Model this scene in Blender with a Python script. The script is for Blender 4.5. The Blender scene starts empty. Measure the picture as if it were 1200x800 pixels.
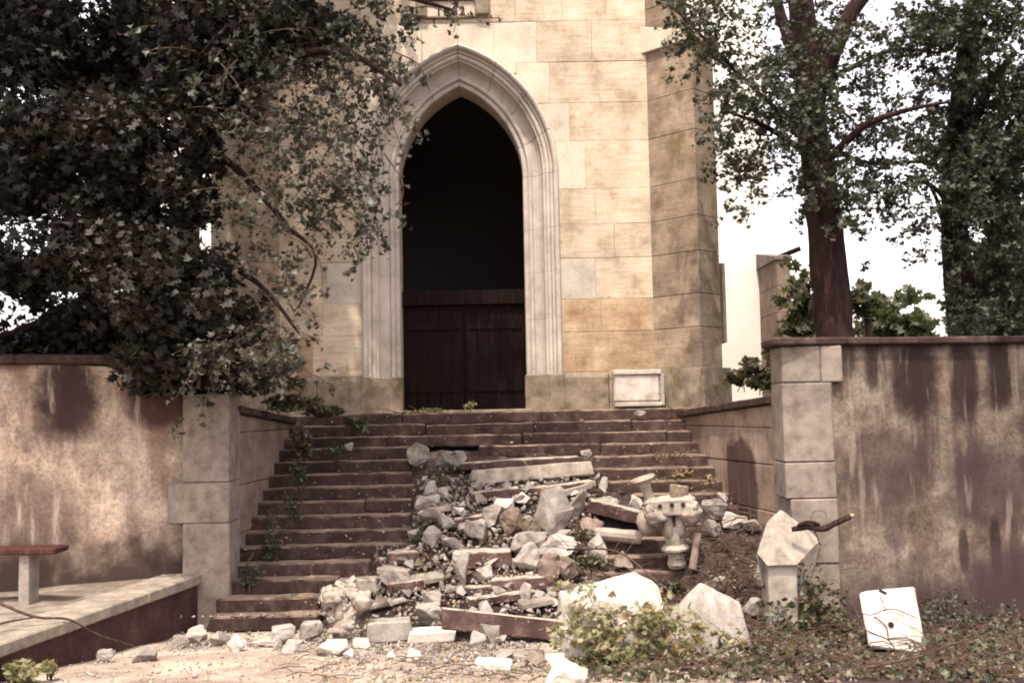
import bpy, bmesh, math, random
import numpy as np
from mathutils import Vector, Matrix, Euler, noise as mnoise
random.seed(7); RNG = np.random.default_rng(11)
S = bpy.context.scene; COL = S.collection
R = math.radians
# ------------------------------------------------------------------ camera
EYE = 2.55; F = 1200.0; PITCH = math.atan(78/1200); ROLL = R(1.1)
R0 = Vector((1,0,0)); U0 = Vector((0,-math.sin(PITCH),math.cos(PITCH))); FW = Vector((0,math.cos(PITCH),math.sin(PITCH)))
CR = R0*math.cos(ROLL)-U0*math.sin(ROLL); CU = R0*math.sin(ROLL)+U0*math.cos(ROLL)
cam = bpy.data.objects.new('camera', bpy.data.cameras.new('camera')); COL.objects.link(cam)
m = Matrix((( CR.x,CU.x,-FW.x,0),(CR.y,CU.y,-FW.y,0),(CR.z,CU.z,-FW.z,EYE),(0,0,0,1)))
cam.matrix_world = m; cam.data.sensor_width = 36; cam.data.lens = 36; cam.data.clip_end = 2000; cam.data.clip_start = .05
S.camera = cam
# ------------------------------------------------------------------ light
SUN = Vector((-.14,-.56,1.25)).normalized()
w = bpy.data.worlds.new('World'); S.world = w; w.use_nodes = True
nt = w.node_tree; bg = nt.nodes['Background']
sky = nt.nodes.new('ShaderNodeTexSky'); sky.sky_type = 'NISHITA'; sky.sun_disc = False
sky.sun_elevation = math.asin(SUN.z); sky.sun_rotation = math.atan2(SUN.x,SUN.y)%(2*math.pi)
sky.dust_density = 3; sky.air_density = 1.5; sky.ozone_density = .4
hs = nt.nodes.new('ShaderNodeHueSaturation'); hs.inputs['Saturation'].default_value = .3; hs.inputs['Value'].default_value = 2.6
tint = nt.nodes.new('ShaderNodeMix'); tint.data_type='RGBA'; tint.blend_type='MULTIPLY'; tint.inputs[0].default_value=1; tint.inputs[7].default_value=(1.0,.89,.885,1)
nt.links.new(sky.outputs[0], hs.inputs['Color']); nt.links.new(hs.outputs[0], tint.inputs[6]); nt.links.new(tint.outputs[2], bg.inputs[0])
bg.inputs[1].default_value = .15
sun = bpy.data.objects.new('sun', bpy.data.lights.new('sun','SUN')); COL.objects.link(sun)
sun.data.energy = 4.5; sun.data.angle = R(.6); sun.data.color = (1,.89,.75)
sun.rotation_euler = SUN.to_track_quat('Z','Y').to_euler(); sun.location=(0,0,20)
S.view_settings.view_transform='Standard'; S.view_settings.look='None'; S.view_settings.gamma=1; S.view_settings.exposure=0.32
S.cycles.max_bounces = 6; S.cycles.filter_width = 1.9; S.cycles.transparent_max_bounces = 4
# ------------------------------------------------------------------ geometry of the view
def ray(px,py):
    u=(px-600)/F; v=(400-py)/F
    d = CR*u+CU*v+FW
    return d/d.y
def at(px,py,Y):
    d=ray(px,py); return Vector((d.x*Y, Y, EYE+d.z*Y))
def zat(px,py,Y): return at(px,py,Y).z
def xat(px,Y,py=None): return at(px, 470 if py is None else py, Y).x
ST0=12.2; TR=.27; RI=2.5/15
def ground(x,y): return max(0.0,(11.8-y)*.095)
def surf(x,y):
    if y<ST0: return ground(x,y)
    k=(y-ST0)/TR
    return min(2.5, RI+k*RI)
def mound(x,y):
    if y>15.3 or y<10: return 0
    t=(y-11.6)/3.0
    xc=-.45+.5*t if t>0 else -.45
    wd=1.45-.5*max(0,min(1,t))
    g=math.exp(-((x-xc)/wd)**4)
    a=max(0,min(1,(y-11.2)/1.2))*max(0,min(1,(15.2-y)/1.0))
    h=.20*g*a
    # brush and earth heaped against the right wing wall
    b=math.exp(-((x-2.9)/.75)**4)*max(0,min(1,(y-11.3)/.9))*max(0,min(1,(14.4-y)/1.3))
    if y<ST0: h+=.15*g*max(0,min(1,(y-11.25)/.95))
    return h+.24*b*max(0.0,1-max(0,(y-12.9))*.6)
def top(x,y): return surf(x,y)+mound(x,y)
def hit(px,py,f=top):
    d=ray(px,py); y=8.0
    while y<17:
        if EYE+d.z*y <= f(d.x*y,y): break
        y+=.01
    return Vector((d.x*y,y,f(d.x*y,y)))
# ------------------------------------------------------------------ objects
def tag(o,label=None,cat=None,group=None,kind=None):
    if label: o['label']=label
    if cat: o['category']=cat
    if group: o['group']=group
    if kind: o['kind']=kind
    return o
def empty(name,loc=(0,0,0)):
    o=bpy.data.objects.new(name,None); o.location=loc; COL.objects.link(o); o.empty_display_size=.1; return o
def link(name,me,mat,parent=None,loc=None):
    o=bpy.data.objects.new(name,me); COL.objects.link(o)
    if mat and not me.materials: me.materials.append(mat)
    if parent is not None:
        o.parent=parent
        p=parent; off=Vector((0,0,0))
        while p: off+=p.location; p=p.parent
        if loc is None: o.location=-off      # geometry given in world coordinates
        else: o.location=Vector(loc)-off
    elif loc is not None: o.location=loc
    return o
def pyd(name,vs,fs,mat,parent=None,smooth=False,loc=None):
    me=bpy.data.meshes.new(name); me.from_pydata([tuple(v) for v in vs],[],fs); me.update()
    if smooth: me.shade_smooth()
    return link(name,me,mat,parent,loc)
def bmobj(name,bm,mat,parent=None,smooth=False,loc=None):
    bmesh.ops.recalc_face_normals(bm,faces=bm.faces)
    me=bpy.data.meshes.new(name); bm.to_mesh(me); bm.free()
    if smooth: me.shade_smooth()
    return link(name,me,mat,parent,loc)
def nz(p,s=1.0,seed=0): return mnoise.noise(Vector((p[0]*s+seed,p[1]*s-seed*.7,p[2]*s+seed*.3)))
def prism(bm,front,y0,y1):
    """front: list of (x,z); extruded from y0 (front) to y1"""
    a=[bm.verts.new((x,y0,z)) for x,z in front]; b=[bm.verts.new((x,y1,z)) for x,z in front]
    n=len(front); f=bm.faces.new(a)
    bm.faces.new(b[::-1])
    for i in range(n): bm.faces.new((a[i],b[i],b[(i+1)%n],a[(i+1)%n]))
    bmesh.ops.recalc_face_normals(bm,faces=bm.faces); bm.normal_update()
    return f
def cap(bm,pts0,pts1):
    a=[bm.verts.new(p) for p in pts0]; b=[bm.verts.new(p) for p in pts1]; n=len(a)
    bm.faces.new(a); bm.faces.new(b[::-1])
    for i in range(n): bm.faces.new((a[i],b[i],b[(i+1)%n],a[(i+1)%n]))
    bmesh.ops.recalc_face_normals(bm,faces=bm.faces); bm.normal_update()
def bevel(bm,w=.008,seg=1,angle=.5):
    es=[e for e in bm.edges if len(e.link_faces)==2 and e.calc_face_angle(0)>angle]
    if es: bmesh.ops.bevel(bm,geom=es,offset=w,segments=seg,affect='EDGES',profile=.6)
def rough(bm,amp,scale,seed=0,cuts=0):
    if cuts:
        bmesh.ops.subdivide_edges(bm,edges=bm.edges[:],cuts=cuts,use_grid_fill=True)
    bm.normal_update()
    for v in bm.verts:
        v.co += v.normal*amp*(nz(v.co,scale,seed)+.5*nz(v.co,scale*2.7,seed+5))
def box(bm,c,s,rot=None):
    mt=Matrix.Translation(c)@(rot.to_4x4() if rot else Matrix())@Matrix.Diagonal((s[0],s[1],s[2],1))
    return bmesh.ops.create_cube(bm,size=1,matrix=mt)['verts']
def worn_box(name,x0,x1,y0,y1,z0,z1,mat,parent=None,bev=.012,amp=.006,sub=.35,seed=None,label=None,warp=None):
    """a stone block with worn, slightly uneven edges"""
    bm=bmesh.new(); nx=max(1,int((x1-x0)/sub)); ny=max(1,int((y1-y0)/sub)); nzz=max(1,int((z1-z0)/sub))
    box(bm,((x0+x1)/2,(y0+y1)/2,(z0+z1)/2),(x1-x0,y1-y0,z1-z0))
    for ax,n in ((0,nx),(1,ny),(2,nzz)):
        lo=(x0,y0,z0)[ax]; hi=(x1,y1,z1)[ax]
        for i in range(1,min(n,12)):
            no=Vector((0,0,0)); no[ax]=1; co=Vector((0,0,0)); co[ax]=lo+(hi-lo)*i/n
            bmesh.ops.bisect_plane(bm,geom=bm.verts[:]+bm.edges[:]+bm.faces[:],plane_co=co,plane_no=no)
    bevel(bm,bev)
    sd=random.random()*50 if seed is None else seed
    rough(bm,amp,3.0,sd)
    if warp:
        for v in bm.verts: v.co=warp(v.co)
    o=bmobj(name,bm,mat,parent)
    if label: o['label']=label
    return o
def tube_mesh(bm,pts,rad,sides=8,noise_amp=0,seed=0,capend=True):
    pts=[Vector(p) for p in pts]; n=len(pts); rings=[]
    t=(pts[1]-pts[0]).normalized(); a=t.orthogonal().normalized()
    for i,p in enumerate(pts):
        t2=(pts[min(i+1,n-1)]-pts[max(i-1,0)]).normalized()
        a=(a-t2*a.dot(t2)).normalized(); b=t2.cross(a); r=rad[i] if hasattr(rad,'__len__') else rad
        ring=[]
        for k in range(sides):
            an=2*math.pi*k/sides; q=a*math.cos(an)+b*math.sin(an)
            rr=r*(1+noise_amp*nz(p+q*r,2.5/max(r,.05)*.3,seed)) if noise_amp else r
            ring.append(bm.verts.new(p+q*rr))
        rings.append(ring)
    for i in range(n-1):
        for k in range(sides):
            bm.faces.new((rings[i][k],rings[i][(k+1)%sides],rings[i+1][(k+1)%sides],rings[i+1][k]))
    if capend: bm.faces.new(rings[0][::-1]); bm.faces.new(rings[-1])
def smooth_path(ctrl,n=6):
    P=[Vector(c) for c in ctrl]; out=[]
    for i in range(len(P)-1):
        p0=P[max(i-1,0)];p1=P[i];p2=P[i+1];p3=P[min(i+2,len(P)-1)]
        for j in range(n):
            t=j/n
            out.append(.5*((2*p1)+(p2-p0)*t+(2*p0-5*p1+4*p2-p3)*t*t+(-p0+3*p1-3*p2+p3)*t**3))
    out.append(P[-1]); return out
def lerp_list(a,b,n): return [a+(b-a)*i/(n-1) for i in range(n)]
# ------------------------------------------------------------------ materials
class NB:
    def __init__(s,name):
        s.m=bpy.data.materials.new(name); s.m.use_nodes=True; s.t=s.m.node_tree; s.n=s.t.nodes; s.b=s.n['Principled BSDF']
        s.b.inputs['Roughness'].default_value=.9
        if 'Specular IOR Level' in s.b.inputs: s.b.inputs['Specular IOR Level'].default_value=.25
        s.geo=s.n.new('ShaderNodeNewGeometry'); s.pos=s.geo.outputs['Position']
    def L(s,a,b): s.t.links.new(a,b)
    def setin(s,sock,v):
        if isinstance(v,bpy.types.NodeSocket): s.L(v,sock)
        else: sock.default_value=v
    def math(s,op,a,b=0.0,clamp=False):
        x=s.n.new('ShaderNodeMath'); x.operation=op; x.use_clamp=clamp; s.setin(x.inputs[0],a); s.setin(x.inputs[1],b); return x.outputs[0]
    def scalev(s,sc):
        x=s.n.new('ShaderNodeMapping'); x.inputs['Scale'].default_value=sc; s.L(s.pos,x.inputs[0]); return x.outputs[0]
    def noise(s,scale,detail=4,rough=.55,vec=None,dist=0):
        x=s.n.new('ShaderNodeTexNoise'); x.inputs['Scale'].default_value=scale; x.inputs['Detail'].default_value=detail
        x.inputs['Roughness'].default_value=rough; x.inputs['Distortion'].default_value=dist; s.L(vec or s.pos,x.inputs['Vector']); return x.outputs[0]
    def ramp(s,fac,stops):
        x=s.n.new('ShaderNodeValToRGB'); s.L(fac,x.inputs[0]); e=x.color_ramp.elements
        while len(e)<len(stops): e.new(.5)
        for i,(p,c) in enumerate(stops): e[i].position=p; e[i].color=(*c,1) if len(c)==3 else c
        return x.outputs[0]
    def step(s,fac,a,b):
        x=s.n.new('ShaderNodeMapRange'); x.interpolation_type='SMOOTHSTEP'; s.L(fac,x.inputs[0]); x.inputs[1].default_value=a; x.inputs[2].default_value=b; return x.outputs[0]
    def mix(s,f,a,b,mode='MIX'):
        x=s.n.new('ShaderNodeMix'); x.data_type='RGBA'; x.blend_type=mode; s.setin(x.inputs[0],f)
        for i,v in ((6,a),(7,b)):
            if isinstance(v,tuple): x.inputs[i].default_value=(*v[:3],1)
            else: s.L(v,x.inputs[i])
        return x.outputs[2]
    def sep(s,sock):
        x=s.n.new('ShaderNodeSeparateXYZ'); s.L(sock,x.inputs[0]); return x.outputs
    def bump(s,h,strength=.5,dist=.02):
        x=s.n.new('ShaderNodeBump'); x.inputs['Strength'].default_value=strength; x.inputs['Distance'].default_value=dist; s.L(h,x.inputs['Height']); s.L(x.outputs[0],s.b.inputs['Normal'])
    def blob(s,cx,cz,rx,rz,soft=.35,warp=.25,axis=0):
        """a stain of its own shape in wall coordinates"""
        p=s.sep(s.pos); nn=s.math('MULTIPLY',s.math('SUBTRACT',s.noise(2.6,6,.65),.5),warp*9)
        dx=s.math('DIVIDE',s.math('SUBTRACT',p[axis],cx),rx); dz=s.math('DIVIDE',s.math('SUBTRACT',p[2],cz),rz)
        d=s.math('ADD',s.math('ADD',s.math('POWER',s.math('ABSOLUTE',dx),3),s.math('POWER',s.math('ABSOLUTE',dz),3)),nn)
        return s.step(d,1+soft,1-soft)
    def out(s,color): s.L(color,s.b.inputs['Base Color']); return s.m
def stone(name,c_dark,c_mid,c_light,scale=4,bump=.5,bd=.015,dust=None,spot=None,varl=.25,bed=False,moss=None):
    b=NB(name); n1=b.noise(scale,7,.68); col=b.ramp(n1,[(.30,c_dark),(.5,c_mid),(.72,c_light)])
    n2=b.noise(scale*.27,3); col=b.mix(.55,col,b.ramp(n2,[(.35,tuple(v*.72 for v in (1,1,1))),(.65,(1.12,1.1,1.08))]),'MULTIPLY')
    if bed:
        nb=b.noise(1.0,5,.6,b.scalev((2.2,2.2,22)),.6); col=b.mix(.5,col,b.ramp(nb,[(.36,(.72,.64,.54)),(.52,(1,1,1)),(.7,(1.12,1.1,1.08))]),'MULTIPLY')
    n3=b.noise(scale*14,3,.7)
    col=b.mix(.6,col,b.ramp(n3,[(.3,(.7,.68,.66)),(.55,(1,1,1)),(.75,(1.15,1.15,1.15))]),'MULTIPLY')
    oi=b.n.new('ShaderNodeObjectInfo')
    v=b.n.new('ShaderNodeMapRange'); v.inputs[3].default_value=1-varl; v.inputs[4].default_value=1+varl*.6; b.L(oi.outputs['Random'],v.inputs[0])
    h=b.n.new('ShaderNodeHueSaturation'); b.L(v.outputs[0],h.inputs['Value']); b.L(col,h.inputs['Color']); col=h.outputs[0]
    if moss: col=b.mix(b.step(b.noise(scale*.8,5,.6),.52,.68),col,moss)
    if spot: col=b.mix(b.step(b.noise(scale*3.1,4,.6),.60,.70),col,spot)
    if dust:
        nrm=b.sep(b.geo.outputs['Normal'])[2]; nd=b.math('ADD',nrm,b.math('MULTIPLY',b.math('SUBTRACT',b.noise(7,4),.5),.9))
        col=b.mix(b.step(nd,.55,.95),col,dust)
    hh=b.math('ADD',b.math('MULTIPLY',n1,.6),b.math('MULTIPLY',n3,.35)); b.bump(hh,bump,bd)
    return b.out(col)
M={}
M['buff']=stone('buff_sandstone',(.36,.275,.19),(.56,.465,.345),(.65,.575,.46),2.6,.5,.012,varl=.10,bed=True)
M['ochre']=stone('ochre_sandstone',(.24,.15,.085),(.40,.29,.185),(.56,.45,.32),2.4,.6,.015,varl=.12,bed=True)
M['pale']=stone('pale_ashlar',(.46,.385,.295),(.59,.515,.40),(.66,.59,.48),2.2,.35,.008,varl=.05)
M['grey']=stone('grey_ashlar',(.38,.33,.27),(.49,.44,.36),(.55,.51,.43),3,.3,.008,varl=.08)
M['butt']=stone('weathered_buttress_stone',(.15,.115,.08),(.29,.225,.165),(.41,.335,.255),3.0,.6,.015,varl=.12,bed=True,moss=(.17,.13,.07))
M['plinth']=stone('stained_plinth_stone',(.12,.09,.065),(.24,.19,.14),(.36,.30,.23),4.2,.7,.015,varl=.15,moss=(.12,.10,.05))
M['mould']=stone('portal_moulding_stone',(.38,.325,.28),(.50,.445,.385),(.58,.53,.465),3.5,.3,.006,varl=.06)
M['mortar']=stone('mortar',(.38,.30,.21),(.52,.43,.31),(.58,.50,.38),8,.4,.006,varl=0)
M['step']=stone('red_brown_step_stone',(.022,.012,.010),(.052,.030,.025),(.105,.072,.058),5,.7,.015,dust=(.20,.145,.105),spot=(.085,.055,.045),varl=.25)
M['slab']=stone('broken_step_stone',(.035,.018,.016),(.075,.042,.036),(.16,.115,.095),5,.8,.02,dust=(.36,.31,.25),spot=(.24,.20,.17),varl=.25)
M['slabgrey']=stone('grey_slab_stone',(.15,.125,.10),(.26,.225,.185),(.36,.33,.28),7,.8,.015,varl=.12)
M['white']=stone('fresh_white_stone',(.34,.29,.24),(.54,.49,.43),(.66,.61,.55),5,1.0,.03,spot=(.36,.31,.25),varl=.10)
M['limest']=stone('grey_white_limestone',(.20,.17,.145),(.35,.315,.275),(.48,.44,.395),5,.9,.025,spot=(.26,.22,.17),varl=.2)
M['greyrock']=stone('grey_limestone',(.13,.11,.095),(.25,.22,.195),(.37,.34,.31),6,.9,.025,varl=.3,moss=(.15,.13,.08))
M['mossrock']=stone('stained_rubble',(.09,.055,.045),(.20,.15,.12),(.34,.29,.24),6,.9,.025,varl=.25,moss=(.12,.10,.045))
M['carved']=stone('carved_limestone',(.19,.155,.125),(.31,.27,.22),(.43,.385,.325),6,.8,.012,varl=.05,spot=(.24,.205,.14))
M['coping']=stone('dark_coping',(.022,.011,.010),(.048,.027,.022),(.11,.078,.062),5,.6,.015,varl=.15)
M['quoin']=stone('quoin_stone',(.12,.095,.075),(.215,.18,.148),(.30,.26,.215),5,.4,.008,varl=.10)
M['wing']=stone('wing_wall_stone',(.13,.085,.065),(.23,.165,.13),(.32,.25,.205),3,.6,.012,varl=.12)
def wall_mat(name,cols,blobs,streak=(.10,.05,.045),base_dark=None,sk=.5,drips=None):
    b=NB(name); n1=b.noise(2.2,6,.62); col=b.ramp(n1,[(.32,cols[0]),(.5,cols[1]),(.68,cols[2])])
    n3=b.noise(22,5,.8); col=b.mix(.9,col,b.ramp(n3,[(.33,(.5,.47,.44)),(.52,(1,1,1)),(.7,(1.4,1.36,1.3))]),'MULTIPLY')
    ns=b.noise(1.0,5,.6,b.scalev((3.2,3.2,.45))); col=b.mix(b.math('MULTIPLY',b.step(ns,.50,.66),sk),col,streak)
    for (cx,cz,rx,rz,c,k,ax) in blobs:
        col=b.mix(b.math('MULTIPLY',b.blob(cx,cz,rx,rz,.8,.3,ax),k),col,c)
    ns2=b.noise(1.0,5,.6,b.scalev((5,5,.8))); col=b.mix(b.math('MULTIPLY',b.step(ns2,.56,.70),.45),col,tuple(min(1,v*1.25) for v in cols[2]))
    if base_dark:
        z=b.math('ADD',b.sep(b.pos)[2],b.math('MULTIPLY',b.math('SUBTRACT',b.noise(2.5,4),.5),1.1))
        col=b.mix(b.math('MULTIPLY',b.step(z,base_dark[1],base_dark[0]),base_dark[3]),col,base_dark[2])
    b.bump(b.math('ADD',n1,b.math('MULTIPLY',n3,.5)),.6,.02)
    return b.out(col)
WD=(.018,.009,.008)
YR0=12.0; YR1=12.7     # right wall front runs slightly away
def rb(px0,px1,py0,py1,c=WD,k=.85,Y=12.25):
    a=at(px0,py0,Y); c2=at(px1,py1,Y); return ((a.x+c2.x)/2,(a.z+c2.z)/2,abs(c2.x-a.x)/2,abs(a.z-c2.z)/2,c,k,0)
M['rwall']=wall_mat('stained_render_right',[(.070,.048,.036),(.145,.110,.083),(.250,.205,.160)],
   [rb(1043,1103,400,494,WD,.93),rb(1112,1153,400,496,WD,.93),rb(1162,1200,400,482,WD,.93),rb(1008,1036,400,458,WD,.8),rb(985,1100,505,585,(.04,.022,.022),.75),rb(1110,1230,520,620,(.04,.022,.024),.7),rb(975,1000,400,445,WD,.7),rb(1125,1140,620,670,WD,.8),rb(1165,1182,610,680,WD,.8),rb(1030,1060,560,650,(.05,.03,.03),.6),rb(1140,1260,640,740,(.045,.024,.026),.85),rb(930,1300,385,408,WD,.6)],
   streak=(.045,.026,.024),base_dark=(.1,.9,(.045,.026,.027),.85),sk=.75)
M['lwall']=wall_mat('stained_render_left',[(.20,.145,.11),(.36,.275,.21),(.53,.435,.345)],
   [rb(32,96,425,515,(.030,.014,.014),.95,11.8),rb(-40,30,395,432,(.08,.04,.035),.8,11.6),rb(145,215,445,500,(.05,.022,.02),.9,12.4),rb(-30,60,560,690,(.06,.034,.03),.7,11.5)],
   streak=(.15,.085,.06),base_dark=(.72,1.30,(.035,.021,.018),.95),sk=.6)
M['terrface']=wall_mat('terrace_face',[(.035,.016,.015),(.055,.026,.024),(.085,.045,.04)],[],streak=(.03,.015,.015),sk=.5)
b=NB('terrace_top'); n=b.noise(3,6,.65); c=b.ramp(n,[(.3,(.07,.052,.042)),(.5,(.16,.13,.105)),(.7,(.30,.26,.21))]); b.bump(b.noise(30,4),.6,.02); M['terrtop']=b.out(c)
M['kerb']=stone('pale_kerb_stone',(.13,.105,.082),(.25,.215,.17),(.37,.325,.27),5,.6,.015,varl=.1)
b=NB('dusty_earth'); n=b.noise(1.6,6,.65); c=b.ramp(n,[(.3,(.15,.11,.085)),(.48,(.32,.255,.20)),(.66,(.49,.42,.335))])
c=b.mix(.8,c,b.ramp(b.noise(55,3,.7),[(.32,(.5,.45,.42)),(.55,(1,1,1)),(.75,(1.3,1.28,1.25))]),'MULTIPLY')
c=b.mix(b.step(b.math('ADD',b.sep(b.pos)[0],b.math('MULTIPLY',b.noise(1.3,4),1.5)),2.0,3.1),c,(.04,.024,.021)); b.bump(b.math('ADD',n,b.math('MULTIPLY',b.noise(40,4),.5)),.8,.03); M['earth']=b.out(c)  # earth turns dark towards the right: tree shade put into the colour
b=NB('churchyard_grass'); c=b.ramp(b.noise(6,5),[(.3,(.03,.035,.015)),(.7,(.08,.08,.035))]); M['yard']=b.out(c)
M['heap']=stone('rubble_earth',(.018,.010,.008),(.052,.034,.027),(.15,.12,.10),9,1.0,.04,varl=0)
b=NB('plaster'); c=b.ramp(b.noise(1.2,5),[(.35,(.76,.73,.66)),(.7,(.84,.82,.76))]); b.bump(b.noise(30,3),.2,.01); M['plaster']=b.out(c)
def wood(name,a,c2,d):
    b=NB(name); n=b.noise(1.0,6,.6,b.scalev((22,22,1.6)),.4); c=b.ramp(n,[(.3,a),(.55,c2),(.75,d)]); b.bump(n,.5,.01); b.b.inputs['Roughness'].default_value=.85; b.b.inputs['Specular IOR Level'].default_value=.08; return b.out(c)
M['door']=wood('dark_door_wood',(.005,.0028,.0026),(.011,.0055,.005),(.020,.010,.0085))
M['bench']=wood('red_bench_wood',(.035,.014,.012),(.060,.026,.021),(.10,.05,.04))
b=NB('dark_interior'); b.b.inputs['Base Color'].default_value=(.075,.058,.058,1); M['interior']=b.m
b=NB('hole_shadow'); b.b.inputs['Base Color'].default_value=(.02,.016,.018,1); M['dark']=b.m
def bark(name,a,c2,d):
    b=NB(name); n=b.noise(1.0,6,.65,b.scalev((16,16,3)),.8); c=b.ramp(n,[(.3,a),(.52,c2),(.72,d)]); b.bump(n,1.0,.05); return b.out(c)
M['bark']=bark('reddish_bark',(.010,.005,.004),(.028,.012,.010),(.075,.036,.028))
M['twig']=bark('twig_bark',(.05,.028,.02),(.10,.06,.045),(.17,.115,.085))
M['rawwood']=bark('split_wood',(.25,.15,.09),(.42,.28,.18),(.55,.42,.3))
def leafm(name,cols,tr=.35,gloss=.45):
    b=NB(name); c=b.ramp(b.geo.outputs['Random Per Island'],[(i/max(1,len(cols)-1),c) for i,c in enumerate(cols)])
    b.L(c,b.b.inputs['Base Color']); b.b.inputs['Roughness'].default_value=gloss
    b.b.inputs['Specular IOR Level'].default_value=.4
    t=b.n.new('ShaderNodeBsdfTranslucent'); b.L(b.mix(1.0,c,(1.5,1.6,.7),'MULTIPLY'),t.inputs[0]); x=b.n.new('ShaderNodeMixShader'); x.inputs[0].default_value=tr
    b.L(b.b.outputs[0],x.inputs[1]); b.L(t.outputs[0],x.inputs[2]); b.L(x.outputs[0],b.n['Material Output'].inputs[0]); return b.m
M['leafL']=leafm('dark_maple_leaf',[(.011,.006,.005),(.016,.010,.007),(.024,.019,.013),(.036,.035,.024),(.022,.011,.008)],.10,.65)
M['leafLit']=leafm('lit_maple_leaf',[(.020,.014,.010),(.035,.030,.02),(.12,.14,.11),(.055,.055,.035),(.028,.017,.012),(.09,.10,.07)],.15,.5)  # same maple leaves, the sunlit paleness of the fringe put into the colour
M['leafR']=leafm('tree_leaf',[(.022,.020,.013),(.040,.044,.028),(.095,.11,.08),(.035,.025,.017),(.06,.066,.042)],.2,.6)
M['leafFar']=leafm('far_leaf',[(.05,.054,.032),(.085,.088,.055),(.13,.13,.085)],.3,.7)
M['leafIvy']=leafm('ivy_leaf',[(.03,.032,.018),(.055,.060,.032),(.13,.14,.08),(.09,.055,.03),(.045,.025,.016)],.2)
M['leafPale']=leafm('wilted_leaf',[(.13,.14,.07),(.22,.22,.12),(.28,.25,.15),(.20,.13,.07)],.3,.6)
M['litter']=leafm('dry_litter',[(.10,.055,.03),(.20,.13,.07),(.30,.22,.13),(.13,.12,.06)],.1,.8)
M['iron']=wood('dark_iron',(.01,.008,.008),(.02,.015,.015),(.03,.022,.02))
# ------------------------------------------------------------------ leaves, chips
def leaf_base(kind):
    if kind=='maple':
        pr=[(0,-.10),(.16,-.42),(.30,-.20),(.62,-.30),(.48,-.02),(.80,.28),(.40,.22),(.34,.50),(.14,.40),(0,.95)]
        o=[(x,y) for x,y in pr]+[(-x,y) for x,y in pr[-2:0:-1]]
        v=[(0,.06,.0)]+[(x*.5,y*.5,.22*abs(x)**1.5-(.16*y*y if y>0 else 0)) for x,y in o]
        f=[(0,i+1,(i+1)%len(o)+1) for i in range(len(o))]
    elif kind=='oval':
        o=[(0,-.5),(.22,-.2),(.26,.1),(0,.55),(-.26,.1),(-.22,-.2)]
        v=[(0,0,-.05)]+[(x,y,.04) for x,y in o]; f=[(0,i+1,(i+1)%6+1) for i in range(6)]
    elif kind=='clump':   # jagged five point leaf, cheap
        o=[(0,-.35),(.42,-.25),(.2,0),(.45,.3),(.1,.25),(0,.55),(-.1,.25),(-.45,.3),(-.2,0),(-.42,-.25)]
        v=[(0,0,-.04)]+[(x,y,.06*abs(x)*2) for x,y in o]; f=[(0,i+1,(i+1)%10+1) for i in range(10)]
    return np.array(v,float),np.array(f,int)
def rand_rot(n,up=0.0,rng=RNG):
    nrm=rng.normal(size=(n,3)); nrm[:,2]=np.abs(nrm[:,2])*(1 if up>0 else np.sign(rng.normal(size=n)))+up; nrm/=np.linalg.norm(nrm,axis=1)[:,None]
    t=rng.normal(size=(n,3)); t-=nrm*(t*nrm).sum(1)[:,None]; t/=np.linalg.norm(t,axis=1)[:,None]
    return np.stack([np.cross(t,nrm),t,nrm],axis=2)
def scatter(name,pts,size,base,mat,parent=None,up=.6,stretch=None,rot=None):
    V,Fc=base; pts=np.asarray(pts,float); n=len(pts)
    if n==0: return None
    rt=rand_rot(n,up) if rot is None else rot
    sc=np.asarray(size,float).reshape(-1,1)*np.ones((n,1))
    loc=V[None]*sc[:,:,None]
    if stretch is not None: loc=loc*stretch[:,None,:]
    W=np.einsum('nij,nkj->nki',rt,loc)+pts[:,None,:]
    k=len(V); faces=(Fc[None]+(np.arange(n)*k)[:,None,None]).reshape(-1,3)
    me=bpy.data.meshes.new(name); me.vertices.add(n*k); me.vertices.foreach_set('co',W.reshape(-1))
    me.loops.add(len(faces)*3); me.loops.foreach_set('vertex_index',faces.reshape(-1)); me.polygons.add(len(faces))
    me.polygons.foreach_set('loop_start',np.arange(len(faces))*3); me.update(calc_edges=True); me.validate()
    o=link(name,me,mat,parent); return o
def hull_pts(seed,n=12,p=2.4):
    r=random.Random(seed); out=[]
    for _ in range(n):
        v=Vector((r.gauss(0,1),r.gauss(0,1),r.gauss(0,1))).normalized()
        s=(abs(v.x)**p+abs(v.y)**p+abs(v.z)**p)**(-1/p); out.append(v*s*r.uniform(.82,1.0)*.5)
    return out
def chip_base(seed):
    bm=bmesh.new()
    for p in hull_pts(seed,9,4): bm.verts.new(p)
    bmesh.ops.convex_hull(bm,input=bm.verts[:]); 
    for v in [v for v in bm.verts if not v.link_faces]: bm.verts.remove(v)
    bmesh.ops.triangulate(bm,faces=bm.faces); bmesh.ops.recalc_face_normals(bm,faces=bm.faces); bm.verts.index_update()
    V=np.array([v.co[:] for v in bm.verts]); Fc=np.array([[v.index for v in f.verts] for f in bm.faces]); bm.free(); return V,Fc
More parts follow.
